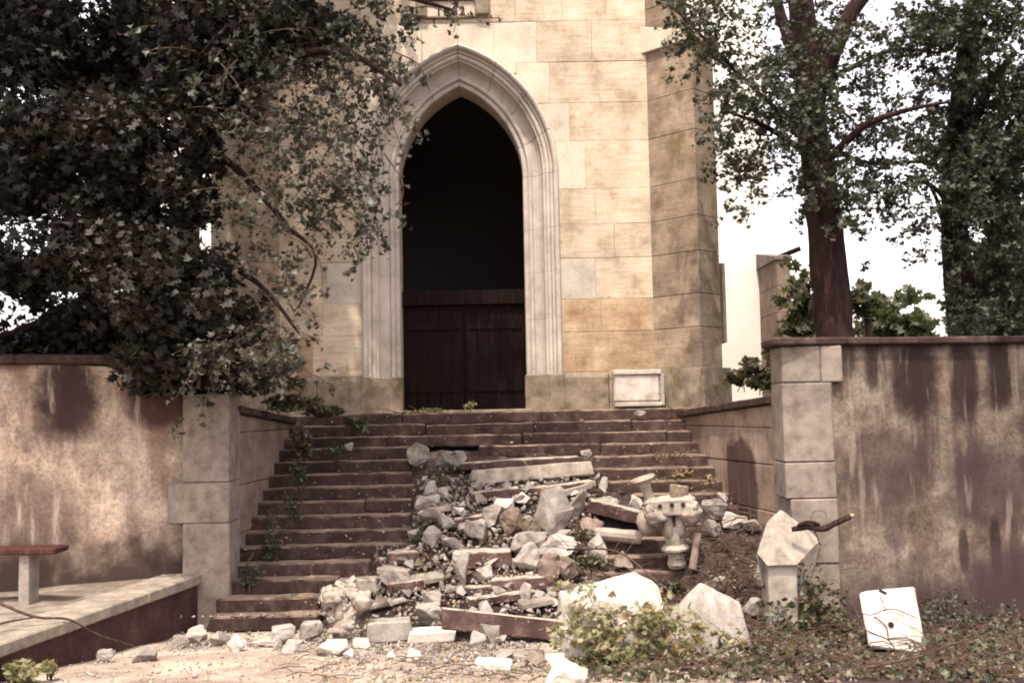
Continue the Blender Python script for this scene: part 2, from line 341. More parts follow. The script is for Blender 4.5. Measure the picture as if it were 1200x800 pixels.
# =================================================================== SETTING
def grid(name,x0,x1,y0,y1,nx,ny,fz,mat,kind='structure'):
    vs=[];fs=[]
    for j in range(ny+1):
        for i in range(nx+1):
            x=x0+(x1-x0)*i/nx; y=y0+(y1-y0)*j/ny; vs.append((x,y,fz(x,y)))
    for j in range(ny):
        for i in range(nx):
            a=j*(nx+1)+i; fs.append((a,a+1,a+nx+2,a+nx+1))
    o=pyd(name,vs,fs,mat,None,True); o['kind']=kind; return o
def gz(x,y):
    h=max(0.0,(11.8-max(y,-3))*.095); h+=.02*nz((x,y,0),1.2)+.008*nz((x,y,3),5)
    if y>12.3: h=-.05
    return h
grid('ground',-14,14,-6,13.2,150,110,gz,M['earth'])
far=grid('churchyard_ground',-400,400,15.0,900,2,2,lambda x,y:-.4,M['yard'])
# ------------------------------------------------------------------ church
FY=17.2
church=empty('church',(xat(543,FY),FY,2.5)); tag(church,'sandstone church tower with a tall pointed stone portal and white plastered nave','church')
XC=xat(543,FY,470); ZB=2.5
HW=1.075; ZS=ZB+3.63; RC=1.765; CO=RC-HW
ZS=zat(543,204,FY)
def arch_x(z,r):
    """half width of the arch line offset r outwards, at height z (None above apex)"""
    if z<=ZS: return HW+r
    q=(RC+r)**2-(z-ZS)**2
    if q<=CO*CO: return None
    return math.sqrt(q)-CO
def apex(r): return ZS+math.sqrt((RC+r)**2-CO*CO)
def arch_path(r,side,n=22,z0=ZB):
    ta=math.acos(CO/(RC+r)); pts=[]
    for i in range(5): pts.append((side*(HW+r),z0+(ZS-z0)*i/5))
    for i in range(n+1):
        t=ta*i/n; pts.append((side*((RC+r)*math.cos(t)-CO),ZS+(RC+r)*math.sin(t)))
    return pts
# courses of ashlar
py_lines=[435,388,350,302,262,221,165,120,72,24]
zl=[zat(700,p,FY) for p in py_lines]
while zl[-1]<12.5: zl.append(zl[-1]+.64)
xl=xat(328,FY); xr=xat(764,FY,300); RO=.585
tones={0:['ochre','ochre'],1:['ochre','buff'],2:['grey','buff'],3:['buff','buff'],4:['buff','buff'],5:['pale','buff'],6:['pale','buff'],7:['pale','pale','buff'],8:['pale','buff','buff']}
def ashlar(name,pts,mat,y0,y1,parent,g=.005):
    cx=sum(p[0] for p in pts)/len(pts); cz=sum(p[1] for p in pts)/len(pts)
    bm=bmesh.new(); pr=random.uniform(-.006,.004)
    prism(bm,pts,y0+pr,y1); bevel(bm,random.uniform(.002,.0055),1,.9); return bmobj(name,bm,mat,parent)
def side_block(side,za,zb,xa,xb,mat):
    # xa<xb measured from the portal axis outwards; inner edge cut to the arch
    g=.0028; za+=g; zb-=g; r=RO-.015
    zs=[za+(zb-za)*i/8 for i in range(9)]
    L=[]
    for z in zs:
        ax=arch_x(z,r); L.append(max(xa+g, ax if ax is not None else 0))
    idx=[i for i in range(9) if L[i]<xb-g-.03]
    if len(idx)<2: return
    zs=[zs[i] for i in idx]; L=[L[i] for i in idx]
    if max(L)-min(L)<1e-4: zs=[zs[0],zs[-1]]; L=[L[0],L[-1]]
    pts=[(XC+side*l,z) for l,z in zip(L,zs)]+[(XC+side*(xb-g),zs[-1]),(XC+side*(xb-g),zs[0])]
    ashlar('stone_block',pts,mat,FY,FY+.14,church)
for i in range(len(zl)-1):
    za,zb=zl[i],zl[i+1]
    for side,W in ((1,xr-XC),(-1,XC-xl)):
        base=HW+RO-.02
        if i==0: cuts=[base,1.02+1.50,W]; tn=['ochre','ochre']
        elif i==1: cuts=[base,2.35,W]; tn=['ochre','ochre']
        elif i==2: cuts=[base,2.27,W]; tn=['grey','buff']
        elif i==3: cuts=[base,2.6,W]; tn=['buff','buff']
        elif i==4: cuts=[base,2.3,W]; tn=['buff','buff']
        elif i==5: cuts=[base,2.14,W]; tn=['pale','buff']
        elif i==6: cuts=[base-.2,1.88,W]; tn=['pale','buff']
        elif i==7: cuts=[0,1.0,1.56,2.4,W]; tn=['pale','pale','buff','buff']
        elif i==8: cuts=[0,.62,1.35,2.3,W]; tn=['pale','pale','buff','buff']
        else:
            o=.3*(i%2); cuts=[0,.7+o,1.5+o,2.4+o*.5,W]; tn=['buff']*4
        if side==-1 and i<3: tn=[('grey' if i==2 else 'buff')]+['ochre' if i<1 else 'buff']
        for j in range(len(cuts)-1): side_block(side,za,zb,cuts[j],cuts[j+1],M[tn[j]])
# mortar body of the wall behind the blocks
def body_half(side,W,y0,y1,ro=.26):
    pts=[]
    for (x,z) in arch_path(ro,side,22,ZB-.3): pts.append((XC+x,z))
    pts+= [(XC,12.6),(XC+side*W,12.6),(XC+side*W,ZB-.3)]
    bm=bmesh.new(); f=prism(bm,pts,y0,y1); bmesh.ops.triangulate(bm,faces=[f for f in bm.faces if len(f.verts)>4]); bmobj('wall_core',bm,M['mortar'],church)
for y0,y1,ro in ((FY+.010,FY+.20,.595),(FY+.2005,FY+.34,.50),(FY+.3405,FY+.60,.20),(FY+.6005,FY+1.0,.02)):
    body_half(1,xr-XC+.02,y0,y1,ro); body_half(-1,XC-xl+.02,y0,y1,ro)
# plinth
zp=zl[0]-.01
for side,W in ((1,xr-XC-.02),(-1,XC-xl-.02)):
    cuts=[HW+RO-.02,HW+RO+.78,W]
    for j in range(2):
        x0=XC+side*cuts[j]+side*.004; x1=XC+side*cuts[j+1]-side*.004; xa,xb=min(x0,x1),max(x0,x1)
        bm=bmesh.new()
        prof=[(FY-.10,ZB-.1),(FY-.10,zp-.09),(FY-.02,zp),(FY+.12,zp),(FY+.12,ZB-.1)]
        cap(bm,[(xa,y,z) for y,z in prof],[(xb,y,z) for y,z in prof]); bevel(bm,.01,1,.9); bmobj('plinth_stone',bm,M['plinth'],church)
# portal moulding, swept in stones
prof=[(0,.62),(0,.36),(.015,.33),(.05,.32),(.085,.335),(.10,.31),(.10,.275),(.13,.265),(.15,.27),(.17,.30),(.215,.285),(.27,.25),(.315,.19),(.34,.12),(.345,.09),(.375,.085),(.385,.05),(.41,.03),(.44,.035),(.455,.055),(.465,.02),(.50,.005),(.51,-.03),(.53,-.07),(.56,-.085),(.59,-.07),(.605,-.02),(.61,.03),(.61,.3)]
def mould_section(side,ta,tb,n):
    """ta, tb: parameter along the path: <0 = jamb height above base (m), >=0 arc angle share"""
    bm=bmesh.new(); rings=[]
    for i in range(n+1):
        t=ta+(tb-ta)*i/n; ring=[]
        for r,dy in prof:
            if t<=0: x=HW+r; z=ZS+t
            else:
                tm=math.acos(CO/(RC+r)); a=t*tm; x=(RC+r)*math.cos(a)-CO; z=ZS+(RC+r)*math.sin(a)
            ring.append(bm.verts.new((XC+side*x,FY+dy,z)))
        rings.append(ring)
    for i in range(n):
        for k in range(len(prof)-1): bm.faces.new((rings[i][k],rings[i][k+1],rings[i+1][k+1],rings[i+1][k]))
    bm.faces.new(rings[0]); bm.faces.new(rings[-1])
    bmobj('moulding_stone',bm,M['mould'],church)
zpl=zat(545,440,FY)
for side in (1,-1):
    h=zpl-ZS; js=[h,h+.95,h+1.75,h+2.5,0]
    for a,b2 in zip(js[:-1],js[1:]): mould_section(side,a+.002,b2-.002,1)
    for k in range(4): mould_section(side,k/4+.002,(k+1)/4-.0015,7)
    # moulding bases
    x0,x1=XC+side*(HW-.03),XC+side*(HW+RO+.03); xa,xb=min(x0,x1),max(x0,x1)
    bm=bmesh.new()
    pts=[(XC+side*(HW-.03),.45),(XC+side*(HW-.03),.26),(XC+side*(HW+.18),.12),(XC+side*(HW+.40),-.06),(XC+side*(HW+RO+.04),-.12),(XC+side*(HW+RO+.04),.45)]
    cap(bm,[(x,FY+y,ZB-.1) for x,y in pts],[(x,FY+y,zpl) for x,y in pts]); bevel(bm,.015,1,.6); bmobj('moulding_base',bm,M['plinth'],church)
# interior and door
IY=FY+.85
bm=bmesh.new(); box(bm,(XC,FY+3.6,7.0),(5.0,5.1,10)); bmesh.ops.reverse_faces(bm,faces=bm.faces)
fr=[f for f in bm.faces if f.calc_center_median().y<FY+1.2]; bmesh.ops.delete(bm,geom=fr,context='FACES')
me=bpy.data.meshes.new('interior_wall'); bm.to_mesh(me); bm.free(); link('interior_wall',me,M['interior'],church)
door=empty('door',Vector((XC,IY,ZB))-church.location); door.parent=church; door['label']='dark brown vertically boarded double door'
zt=zat(545,352,FY)
for side in (-1,1):
    for k in range(5):
        a=.03+k*.205; x0=XC+side*a; x1=XC+side*(a+.197)
        worn_box('plank',min(x0,x1),max(x0,x1),IY,IY+.05,ZB+.02,zt,M['door'],door,.006,.002,.8)
    for hz in (.35,1.45): 
        worn_box('rail',XC+min(side*.06,side*1.0),XC+max(side*.06,side*1.0),IY-.025,IY-.002,ZB+hz,ZB+hz+.12,M['door'],door,.006,.002,.8)
worn_box('transom',XC-1.2,XC+1.2,IY-.08,IY+.08,zt+.005,zt+.26,M['door'],church,.01,.003,.6)
# threshold
worn_box('threshold',XC-1.15,XC+1.15,FY+.05,FY+1.1,ZB-.05,ZB+.035,M['plinth'],church,.01,.004,.4)
# date plaque
pc=at(533,3,FY); pl=empty('date_plaque',pc); tag(pl,'dark carved date plaque reading 1802 above the portal','plaque')
zlo=zat(533,22,FY); zhi=zlo+.62; hw=.60
worn_box('panel',pc.x-.55,pc.x+.42,FY-.035,FY+.02,zlo+.03,zhi,M['pale'],pl,.006,.002,.5)
worn_box('bottom_moulding',pc.x-.56,pc.x+.43,FY-.05,FY-.001,zlo,zlo+.03,M['plinth'],pl,.004,.002,.5)
worn_box('scroll_end',pc.x+.34,pc.x+.60,FY-.10,FY-.036,zlo+.02,zhi,M['plinth'],pl,.03,.02,.1)
worn_box('scroll_end',pc.x-.68,pc.x-.48,FY-.10,FY-.036,zlo+.0,zhi,M['plinth'],pl,.03,.02,.1)
worn_box('top_moulding',pc.x-.66,pc.x+.5,FY-.075,FY-.037,zat(533,2,FY),zhi+.05,M['coping'],pl,.01,.008,.2)
cu=bpy.data.curves.new('date','FONT'); cu.body='1802.'; cu.size=.215; cu.extrude=.012; cu.space_character=1.25; cu.offset=.002
to=bpy.data.objects.new('date',cu); COL.objects.link(to); dg=bpy.context.evaluated_depsgraph_get(); dg.update()
me=bpy.data.meshes.new_from_object(to.evaluated_get(dg)); bpy.data.objects.remove(to)
me.transform(Matrix.Translation((pc.x-.33,FY-.047,zlo+.045))@Matrix.Rotation(R(90),4,'X')); link('date_lettering',me,M['coping'],pl)
# diagonal buttresses
def buttress(cx,side):
    d=Vector((side*.7071,-.7071,0)); s=Vector((side*.7071,.7071,0)); L=.94; Wd=.60
    o=Vector((cx,FY,0))
    def blk(name,z0,z1,l,wex,mat,slope=0):
        # footprint: from the wall corner outwards; the left flank starts at the corner
        p=[o-s*wex - d*.5, o+d*l-s*wex, o+d*l+s*(Wd+wex), o+s*(Wd+wex)-d*.5]
        bm=bmesh.new()
        cap(bm,[(*q.xy,z0) for q in p],[(*q.xy,z1) for q in p])
        if slope:
            for v in bm.verts:
                if v.co.z>z0+.01 and (Vector(v.co)-o).dot(d)>l*.9: v.co.z-=slope
        bevel(bm,.008,1,.6); rough(bm,.004,3,random.random()*30); bmobj(name,bm,mat,church)
    blk('plinth_stone',ZB-.6,zp+.02,L+.10,.10,M['plinth'])
    zc=[zp+.024]+[z for z in zl[1:] if z<zat(800,45,FY-.6)-.2]+[zat(800,48,FY-.6)]
    for a,b2 in zip(zc[:-1],zc[1:]): blk('buttress_stone',a+.003,b2-.003,L,0,M['butt'])
    zt=zc[-1]; blk('weathering_stone',zt+.003,zt+.62,L+.07,.07,M['pale'],.5)
    z=zt+.16
    while z<12: blk('buttress_stone',z+.003,z+.6,L-.50,0,M['butt']); z+=.604
buttress(xr,1); buttress(xl,-1)
# tower flank behind the buttress, nave, nave buttress
bm=bmesh.new(); box(bm,(xr+.22,FY+3,6.2),(.5,5.2,13)); bmobj('tower_flank',bm,M['buff'],church)
worn_box('corner_stone',xat(836,18.2),xat(849,18.2,380),18.0,18.5,zat(845,402,18.2),zat(845,310,18.2),M['quoin'],church,.01,.004,.5)
NY=25.0
bm=bmesh.new(); box(bm,((xr+xat(905,NY))/2+.1,NY+4,7.5),(xat(905,NY)-xr,8,12)); bmobj('nave_wall',bm,M['plaster'],church)
bm=bmesh.new(); box(bm,((xl+xat(172,NY))/2,NY+4,7.5),(xl-xat(172,NY),8,12)); bmobj('nave_wall',bm,M['plaster'],church)
zc=zat(910,300,NY-.8); xa,xb=xat(894,NY-.5,370),xat(928,NY-1.7,370)
z=1.0
while z<zc-.4: worn_box('nave_buttress_stone',xa+.05,xb,NY-1.7,NY-.01,z+.003,z+.6,M['wing'],church,.01,.005,.6); z+=.603
bm=bmesh.new(); prf=[(NY-1.75,z),(NY-1.75,z+.08),(NY-.01,z+.38),(NY-.01,z)]
cap(bm,[(xa,y,q) for y,q in prf],[(xb+.05,y,q) for y,q in prf]); bmobj('nave_buttress_cap',bm,M['quoin'],church)
bm=bmesh.new(); tube_mesh(bm,[at(913,301,NY-1),at(938,291,NY-1.2)],.06,6); bmobj('rainwater_spout',bm,M['iron'],church)
# ------------------------------------------------------------------ stairs
stair=empty('staircase',(-.3,ST0,0)); tag(stair,'wide flight of red brown stone steps to the church door, broken in the middle','staircase')
XL,XR=-3.62,3.25
def stepz(k): return k*RI
gapL={1:(372,640),2:(372,660),3:(395,690),4:(432,700),5:(489,705),6:(482,745),7:(480,745),8:(482,740),9:(485,700),10:(481,690),11:(482,694),12:(350,560)}
seg_len={}
for k in range(1,16):
    z1=stepz(k); y0=ST0+(k-1)*TR; py=None
    # pixel row of this step, to turn gap columns into metres
    def xp(px): 
        row=at(px,470,y0); return row.x
    segs=[]
    if k in gapL and k<12:
        a,b2=gapL[k]; segs=[(XL,xp(a)),(xp(b2),XR)]
    elif k==12: segs=[(XL,xp(478)),(xp(560),XR)]
    else: segs=[(XL,XR)]
    for (a,b2) in segs:
        x=a; 
        while x<b2-.05:
            ln=random.uniform(1.3,2.3); e=x+ln
            if b2-e<.6: e=b2
            dz=random.uniform(-.008,.008); dy=random.uniform(-.015,.015); tilt=random.uniform(-.004,.004)
            xm=(x+e)/2
            worn_box('step_slab',x+.004,e-.004,y0+dy,y0+.44,z1-RI-.01+dz,z1+dz,M['step'],stair,.020,.018,.18,
                     warp=lambda c,xm=xm,t=tilt: Vector((c.x,c.y,c.z+(c.x-xm)*t)))
            x=e
# solid core under the steps
bm=bmesh.new(); pr=[(ST0+.25,-.3),(ST0+.25,.0),(ST0+14*TR+.3,2.5-RI-.06),(17.1,2.5-RI-.06),(17.1,-.3)]
cap(bm,[(XL-.1,y,z) for y,z in pr],[(XR+.1,y,z) for y,z in pr]); bmobj('stair_core',bm,M['heap'],stair)
x=-4.2; 
while x<3.4:
    e=min(3.5,x+random.uniform(1.0,1.5)); worn_box('landing_slab',x+.003,e-.003,ST0+14*TR+.45,FY+.2,2.33,2.497,M['step'],stair,.01,.004,.5); x=e
# ------------------------------------------------------------------ left side: terrace, retaining wall, wing wall
TZ=.61
A=at(235,670,12.6); TX=-3.83
def tx(y): return TX-(12.75-y)*.17
bm=bmesh.new(); P0=[(tx(12.9),12.9),(tx(4.0),4.0),(-14,4.0),(-14,12.9)]
cap(bm,[(x+(-.03 if i<2 else 0),y,-.4) for i,(x,y) in enumerate(P0)],[(x+(-.03 if i<2 else 0),y,TZ-.07) for i,(x,y) in enumerate(P0)])
terr=bmobj('terrace',bm,M['terrface']); terr['kind']='structure'
grid('terrace_path',-14,-4.15,4.0,12.8,50,50,lambda x,y:TZ-.03+.02*nz((x,y,0),2)+(0 if x<tx(y)-.40 else -.9),M['terrtop'])
y=12.72
while y>4.3:
    ln=random.uniform(1.1,1.5); y2=max(4.0,y-ln)
    bm=bmesh.new(); wv=.48
    cap(bm,[(tx(y)+.02,y-.004,TZ-.12),(tx(y2)+.02,y2+.004,TZ-.12),(tx(y2)-wv,y2+.004,TZ-.12),(tx(y)-wv,y-.004,TZ-.12)],[(tx(y)+.02,y-.004,TZ),(tx(y2)+.02,y2+.004,TZ),(tx(y2)-wv,y2+.004,TZ),(tx(y)-wv,y-.004,TZ)])
    bevel(bm,.015); rough(bm,.008,3,y,2); bmobj('kerb_stone',bm,M['kerb'],terr); y=y2
# terrace face stones are the terrace itself; the retaining wall
lw=empty('retaining_wall',(-6,12,TZ)); tag(lw,'tall pinkish rendered retaining wall with dark stains behind the bench at left','wall')
pA=at(215,668,12.75); xA=pA.x
def lwy(x): return 12.75+(x-xA)*.72*.75      # nearer towards the left
LT=lambda x: 2.86+min(1,max(0,(xA-x)/.8))*.30
bm=bmesh.new()
n=24; xs=[xA-.0-(i/n)*9 for i in range(n+1)]
vs=[];fs=[]
for x in xs:
    y=lwy(x); vs+=[(x,y,TZ-.3),(x,y,1.6),(x,y,LT(x)),(x,y+.45,LT(x)),(x,y+.45,TZ-.3)]
for i in range(n):
    for k in range(4): a=i*5+k; fs.append((a,a+1,a+6,a+5))
fs.append((0,1,2,3,4))
pyd('wall_face',vs,fs,M['lwall'],lw)
for i in range(9):
    x0=xA-.75-i*.9; x1=x0-.894; 
    bm=bmesh.new(); q=[(x0,lwy(x0)-.07),(x1,lwy(x1)-.07),(x1,lwy(x1)+.52),(x0,lwy(x0)+.52)]
    cap(bm,[(a,b2,3.165) for a,b2 in q],[(a,b2,3.28) for a,b2 in q]); bevel(bm,.02); rough(bm,.006,4,i,1); bmobj('coping_stone',bm,M['coping'],lw)
def pier(name,root,xs,y0,depth,levels,mat,jit=.0):
    for (z0,z1,xa,xb) in levels:
        worn_box(name,xa+.003,xb-.003,y0+random.uniform(-.012,.006),y0+depth,z0+.003,z1-.003,mat,root,.014,.006,.3)
xp0,xp1=xat(216,12.7),xat(271,12.7,600); Yp=12.62
zz=lambda py,Y=12.62:zat(245,py,Y)
pier('quoin_stone',lw,None,Yp,.5,[(-.05,zz(613),xp0,xp1),(zz(613),zz(565),xp0-.18,xp1),(zz(565),zz(461),xp0,xp1)],M['quoin'])
def wing(root,xa,ya,xb,yb,za,zb,thick,mat,side,courses,blk):
    """ashlar wing wall from (xa,ya) near to (xb,yb) far; top slopes za->zb"""
    L=math.hypot(xb-xa,yb-ya); d=Vector((xb-xa,yb-ya,0))/L; nrm=Vector((-d.y,d.x,0))*side
    for ci,(c0,c1) in enumerate(zip(courses[:-1],courses[1:])):
        s=0; first=True
        while s<L-.01:
            ln=blk[ci%len(blk)] if not first else blk[ci%len(blk)]*(.6 if ci%2 else 1)
            first=False; e=min(L,s+ln)
            if L-e<.3: e=L
            def tp(u): return za+(zb-za)*u/L-.10
            bm=bmesh.new(); g=.004; a0=s+g; a1=e-g; t0=min(c1,tp(a0)); t1=min(c1,tp(a1))
            if max(t0,t1)<c0+.02: s=e; continue
            t0=max(t0,c0+.01); t1=max(t1,c0+.01)
            off=random.uniform(0,.010)
            P=[Vector((xa,ya,0))+d*a0+nrm*off,Vector((xa,ya,0))+d*a1+nrm*off]
            Q=[p+nrm*(thick) for p in P]
            cap(bm,[(*P[0].xy,c0+g),(*P[1].xy,c0+g),(*P[1].xy,t1-g),(*P[0].xy,t0-g)],[(*Q[0].xy,c0+g),(*Q[1].xy,c0+g),(*Q[1].xy,t1-g),(*Q[0].xy,t0-g)])
            bevel(bm,.012); rough(bm,.006,3,random.random()*40,1); bmobj('wall_stone',bm,mat,root); s=e
    s=0
    while s<L-.01:
        e=min(L,s+1.15); 
        if L-e<.4:e=L
        bm=bmesh.new(); ps=[]
        for u,o in ((s+.003,-.07),(e-.003,-.07),(e-.003,thick+.05),(s+.003,thick+.05)):
            q=Vector((xa,ya,0))+d*u+nrm*o; ps.append((q.x,q.y,za+(zb-za)*u/L))
        cap(bm,[(x,y,z-.10) for x,y,z in ps],[(x,y,z) for x,y,z in ps]); bevel(bm,.016); rough(bm,.008,4,random.random()*40,1); bmobj('coping_stone',bm,M['coping'],root); s=e
lww=empty('stair_side_wall',(-3.5,13.2,0)); tag(lww,'low stone side wall on the left of the steps beside the grey quoins','wall')
wing(lww,xat(274,13.1),13.0,xat(343,15.9,490),15.9,zat(275,474,13.1),zat(343,489,16),.45,M['wing'],1,[0,.55,1.0,1.62,2.3,2.75],[1.6,1.1,1.9])
# ------------------------------------------------------------------ right side
rw=empty('retaining_wall',(5,12.2,0)); tag(rw,'tall grey retaining wall streaked with dark arched damp stains at right','wall')
RX0=xat(919,YR0,540); RX1=xat(979,YR0,540); RT=zat(950,405,YR0)
def rwy(x): return YR0+.05+(x-RX1)*.17
n=20; vs=[];fs=[]
for i in range(n+1):
    x=RX1-.02+i*.4; y=rwy(x); vs+=[(x,y,-.3),(x,y,1.5),(x,y,RT),(x,y+.5,RT),(x,y+.5,-.3)]
for i in range(n):
    for k in range(4): a=i*5+k; fs.append((a+5,a+6,a+1,a))
fs.append((4,3,2,1,0)); pyd('wall_face',vs,fs,M['rwall'],rw)
zz=lambda py:zat(948,py,YR0)
pier('quoin_stone',rw,None,YR0-.03,.55,[(zz(448),RT,RX0,RX0+.46),(zz(541),zz(448),RX0,xat(975,YR0)),(zz(584),zz(541),RX0,RX1),(zz(660),zz(584),RX0+.05,RX1),(-.1,zz(660),RX0,RX1)],M['quoin'])
worn_box('quoin_stone',RX0+.463,RX1+.12,YR0-.03,YR0+.5,zz(448),RT-.003,M['quoin'],rw,.014,.006,.3)
for i in range(9):
    x0=RX0-.10+i*.9 if i else RX0-.10; x1=RX0-.10+(i+1)*.9-.005
    f=lambda x: min(YR0-.03,rwy(x)) if x<RX1 else rwy(x)
    bm=bmesh.new(); q=[(x0,f(x0)-.09),(x1,f(x1)-.09),(x1,f(x1)+.6),(x0,f(x0)+.6)]
    cap(bm,[(a,b2,RT+.004) for a,b2 in q],[(a,b2,RT+.095) for a,b2 in q]); bevel(bm,.02); rough(bm,.006,4,i,1); bmobj('coping_stone',bm,M['coping'],rw)
rww=empty('stair_side_wall',(3,13.2,0)); tag(rww,'stone side wall right of the steps with a wide dark damp patch','wall')
rx_n,ry_n=xat(925,12.3,540),12.35; rx_f,ry_f=xat(797,15.9,490),15.9
mw=wall_mat('wing_stone_right',[(.20,.145,.11),(.30,.225,.18),(.38,.30,.24)],[],streak=(.10,.06,.045),sk=.5)
b=NB('wing_stone_stained'); 
n1=b.noise(3,6,.6); col=b.ramp(n1,[(.3,(.17,.12,.09)),(.5,(.27,.20,.155)),(.7,(.36,.28,.225))]); n3=b.noise(40,3,.7); col=b.mix(.6,col,b.ramp(n3,[(.3,(.7,.66,.62)),(.55,(1,1,1)),(.8,(1.15,1.15,1.12))]),'MULTIPLY')
# damp patch located along the wall by y
cy=13.55; col=b.mix(.9*1,col,col) if False else col
col=b.mix(b.math('MULTIPLY',b.blob(13.75,1.35,.50,.75,.3,.22,1),.92),col,(.055,.030,.024)); col=b.mix(b.math('MULTIPLY',b.blob(15.5,2.0,.45,.6,.5,.3,1),.6),col,(.10,.06,.045)); col=b.mix(b.math('MULTIPLY',b.step(b.noise(1.0,5,.6,b.scalev((5,5,.6))),.54,.66),.6),col,(.12,.075,.05))
b.bump(b.math('ADD',n1,b.math('MULTIPLY',n3,.5)),.6,.015); M['wingR']=b.out(col)
wing(rww,rx_n,ry_n,rx_f,ry_f,zat(918,461,12.3),zat(797,481,15.9),.5,M['wingR'],-1,[0,.6,1.2,1.78,2.24,2.8],[1.5,1.9,1.5])
# upper churchyard both sides
bm=bmesh.new(); cap(bm,[(-60,13.6,-.3),(-3.75,13.6,-.3),(-3.95,17.1,-.3),(-3.95,90,-.3),(-60,90,-.3)],[(-60,13.6,2.45),(-3.75,13.6,2.45),(-3.95,17.1,2.45),(-3.95,90,2.45),(-60,90,2.45)])
o=bmobj('churchyard_terrace',bm,M['yard']); o['kind']='structure'
bm=bmesh.new(); cap(bm,[(3.45,12.9,-.3),(60,13.2,-.3),(60,90,-.3),(3.1,90,-.3),(3.1,16,-.3)],[(3.45,12.9,2.45),(60,13.2,2.45),(60,90,2.45),(3.1,90,2.45),(3.1,16,2.45)])
o=bmobj('churchyard_terrace',bm,M['yard']); o['kind']='structure'
# ------------------------------------------------------------------ bench
by=11.05; bn=empty('bench',(xat(30,by),by,TZ)); tag(bn,'red brown plank bench on a pale stone leg in front of the left wall','bench')
zs=zat(34,645,by)
worn_box('seat',xat(-230,by),xat(73,by,645),by-.17,by+.17,zs-.02,zs+.04,M['bench'],bn,.01,.004,.3)
worn_box('leg',xat(28,by,670),xat(40,by,670),by-.12,by+.12,TZ-.05,zs-.022,M['slabgrey'],bn,.008,.004,.2)
worn_box('leg',xat(-190,by,670),xat(-178,by,670),by-.12,by+.12,TZ-.05,zs-.022,M['slabgrey'],bn,.008,.004,.2)
# =================================================================== DEBRIS
def rock(name,label,cat,x0,y0,x1,y1,mat,dep=.8,rot=(0,0,0),seed=None,p=6,group=None,amp=.055,n=13,lift=0,base=None,cuts=1,sharp=True):
    """an angular broken stone filling the given stretch of the slope"""
    sd=random.randint(0,9999) if seed is None else seed
    bp=hit((x0+x1)/2,y1-(y1-y0)*.12) if base is None else base
    Y=bp.y; W=(x1-x0)*Y/F*1.12; H=(y1-y0)*Y/F*1.22; D=max(.5*min(W,H),dep*(W+H)/2)
    bm=bmesh.new()
    for q in hull_pts(sd,n,p): bm.verts.new(q)
    bmesh.ops.convex_hull(bm,input=bm.verts[:])
    for v in [v for v in bm.verts if not v.link_faces]: bm.verts.remove(v)
    E=Euler(rot); 
    for v in bm.verts: v.co=E.to_matrix()@v.co
    mn=[min(v.co[i] for v in bm.verts) for i in range(3)]; mx=[max(v.co[i] for v in bm.verts) for i in range(3)]
    T=(W,D,H)
    for v in bm.verts: v.co=Vector(((v.co[i]-(mn[i]+mx[i])/2)/(mx[i]-mn[i])*T[i] for i in range(3)))
    bevel(bm,min(T)*.035,1,.3)
    if cuts:
        bmesh.ops.triangulate(bm,faces=bm.faces); bmesh.ops.subdivide_edges(bm,edges=[e for e in bm.edges if e.calc_length()>min(T)*.18],cuts=cuts)
        bmesh.ops.triangulate(bm,faces=bm.faces)
    if max(T)>.3: bmesh.ops.subdivide_edges(bm,edges=[e for e in bm.edges if e.calc_length()>min(T)*.15],cuts=1); bmesh.ops.triangulate(bm,faces=bm.faces)
    bm.normal_update(); a=amp*min(T)
    for v in bm.verts: v.co+=v.normal*a*1.5*(nz(v.co,3/max(T),sd)-1.1*abs(nz(v.co,6/max(T),sd+3))+.5*nz(v.co,16/max(T),sd+8))
    c=Vector((bp.x,Y+D*.15,bp.z+H*.42+lift)); o=bmobj(name,bm,mat,None,False,c); tag(o,label,cat,group); return o
def slab(name,label,xa,ya,xb,yb,h,dep,mat,cat='stone slab',lift=0.0,roll=0.0,group=None,taper=0):
    """a broken length of step: (xa,ya)-(xb,yb) is its lower front edge in the view"""
    A=hit(xa,ya); B=hit(xb,yb); Y=(A.y+B.y)/2
    A=at(xa,ya,Y+(A.y-Y)*.5); B=at(xb,yb,Y+(B.y-Y)*.5)
    L=(B-A).length; d=(B-A).normalized(); bm=bmesh.new()
    n=max(2,int(L/.12)); vs=[]
    box(bm,(0,0,0),(L,dep,h))
    for i in range(1,n): bmesh.ops.bisect_plane(bm,geom=bm.verts[:]+bm.edges[:]+bm.faces[:],plane_co=(-L/2+L*i/n,0,0),plane_no=(1,0,0))
    for i in (1,2): bmesh.ops.bisect_plane(bm,geom=bm.verts[:]+bm.edges[:]+bm.faces[:],plane_co=(0,-dep/2+dep*i/3,0),plane_no=(0,1,0))
    bevel(bm,.014)
    sd=random.random()*60
    for v in bm.verts:
        if abs(v.co.x)>L/2-.03: v.co.x+=.05*nz((v.co.x,v.co.y*4,v.co.z*6),1.6,sd)
        if taper: v.co.z*=1-taper*(v.co.x/L+.5)
    rough(bm,.012,5,sd)
    yv=Vector((-d.y,d.x,0)).normalized(); zv=d.cross(yv); Mx=Matrix((d,yv,zv)).transposed()@Matrix.Rotation(roll,3,'X')
    for v in bm.verts: v.co=Mx@v.co
    c=(A+B)/2+yv*dep/2+zv*h/2+Vector((0,0,lift)); o=bmobj(name,bm,mat,None,False,c); tag(o,label,cat,group); return o
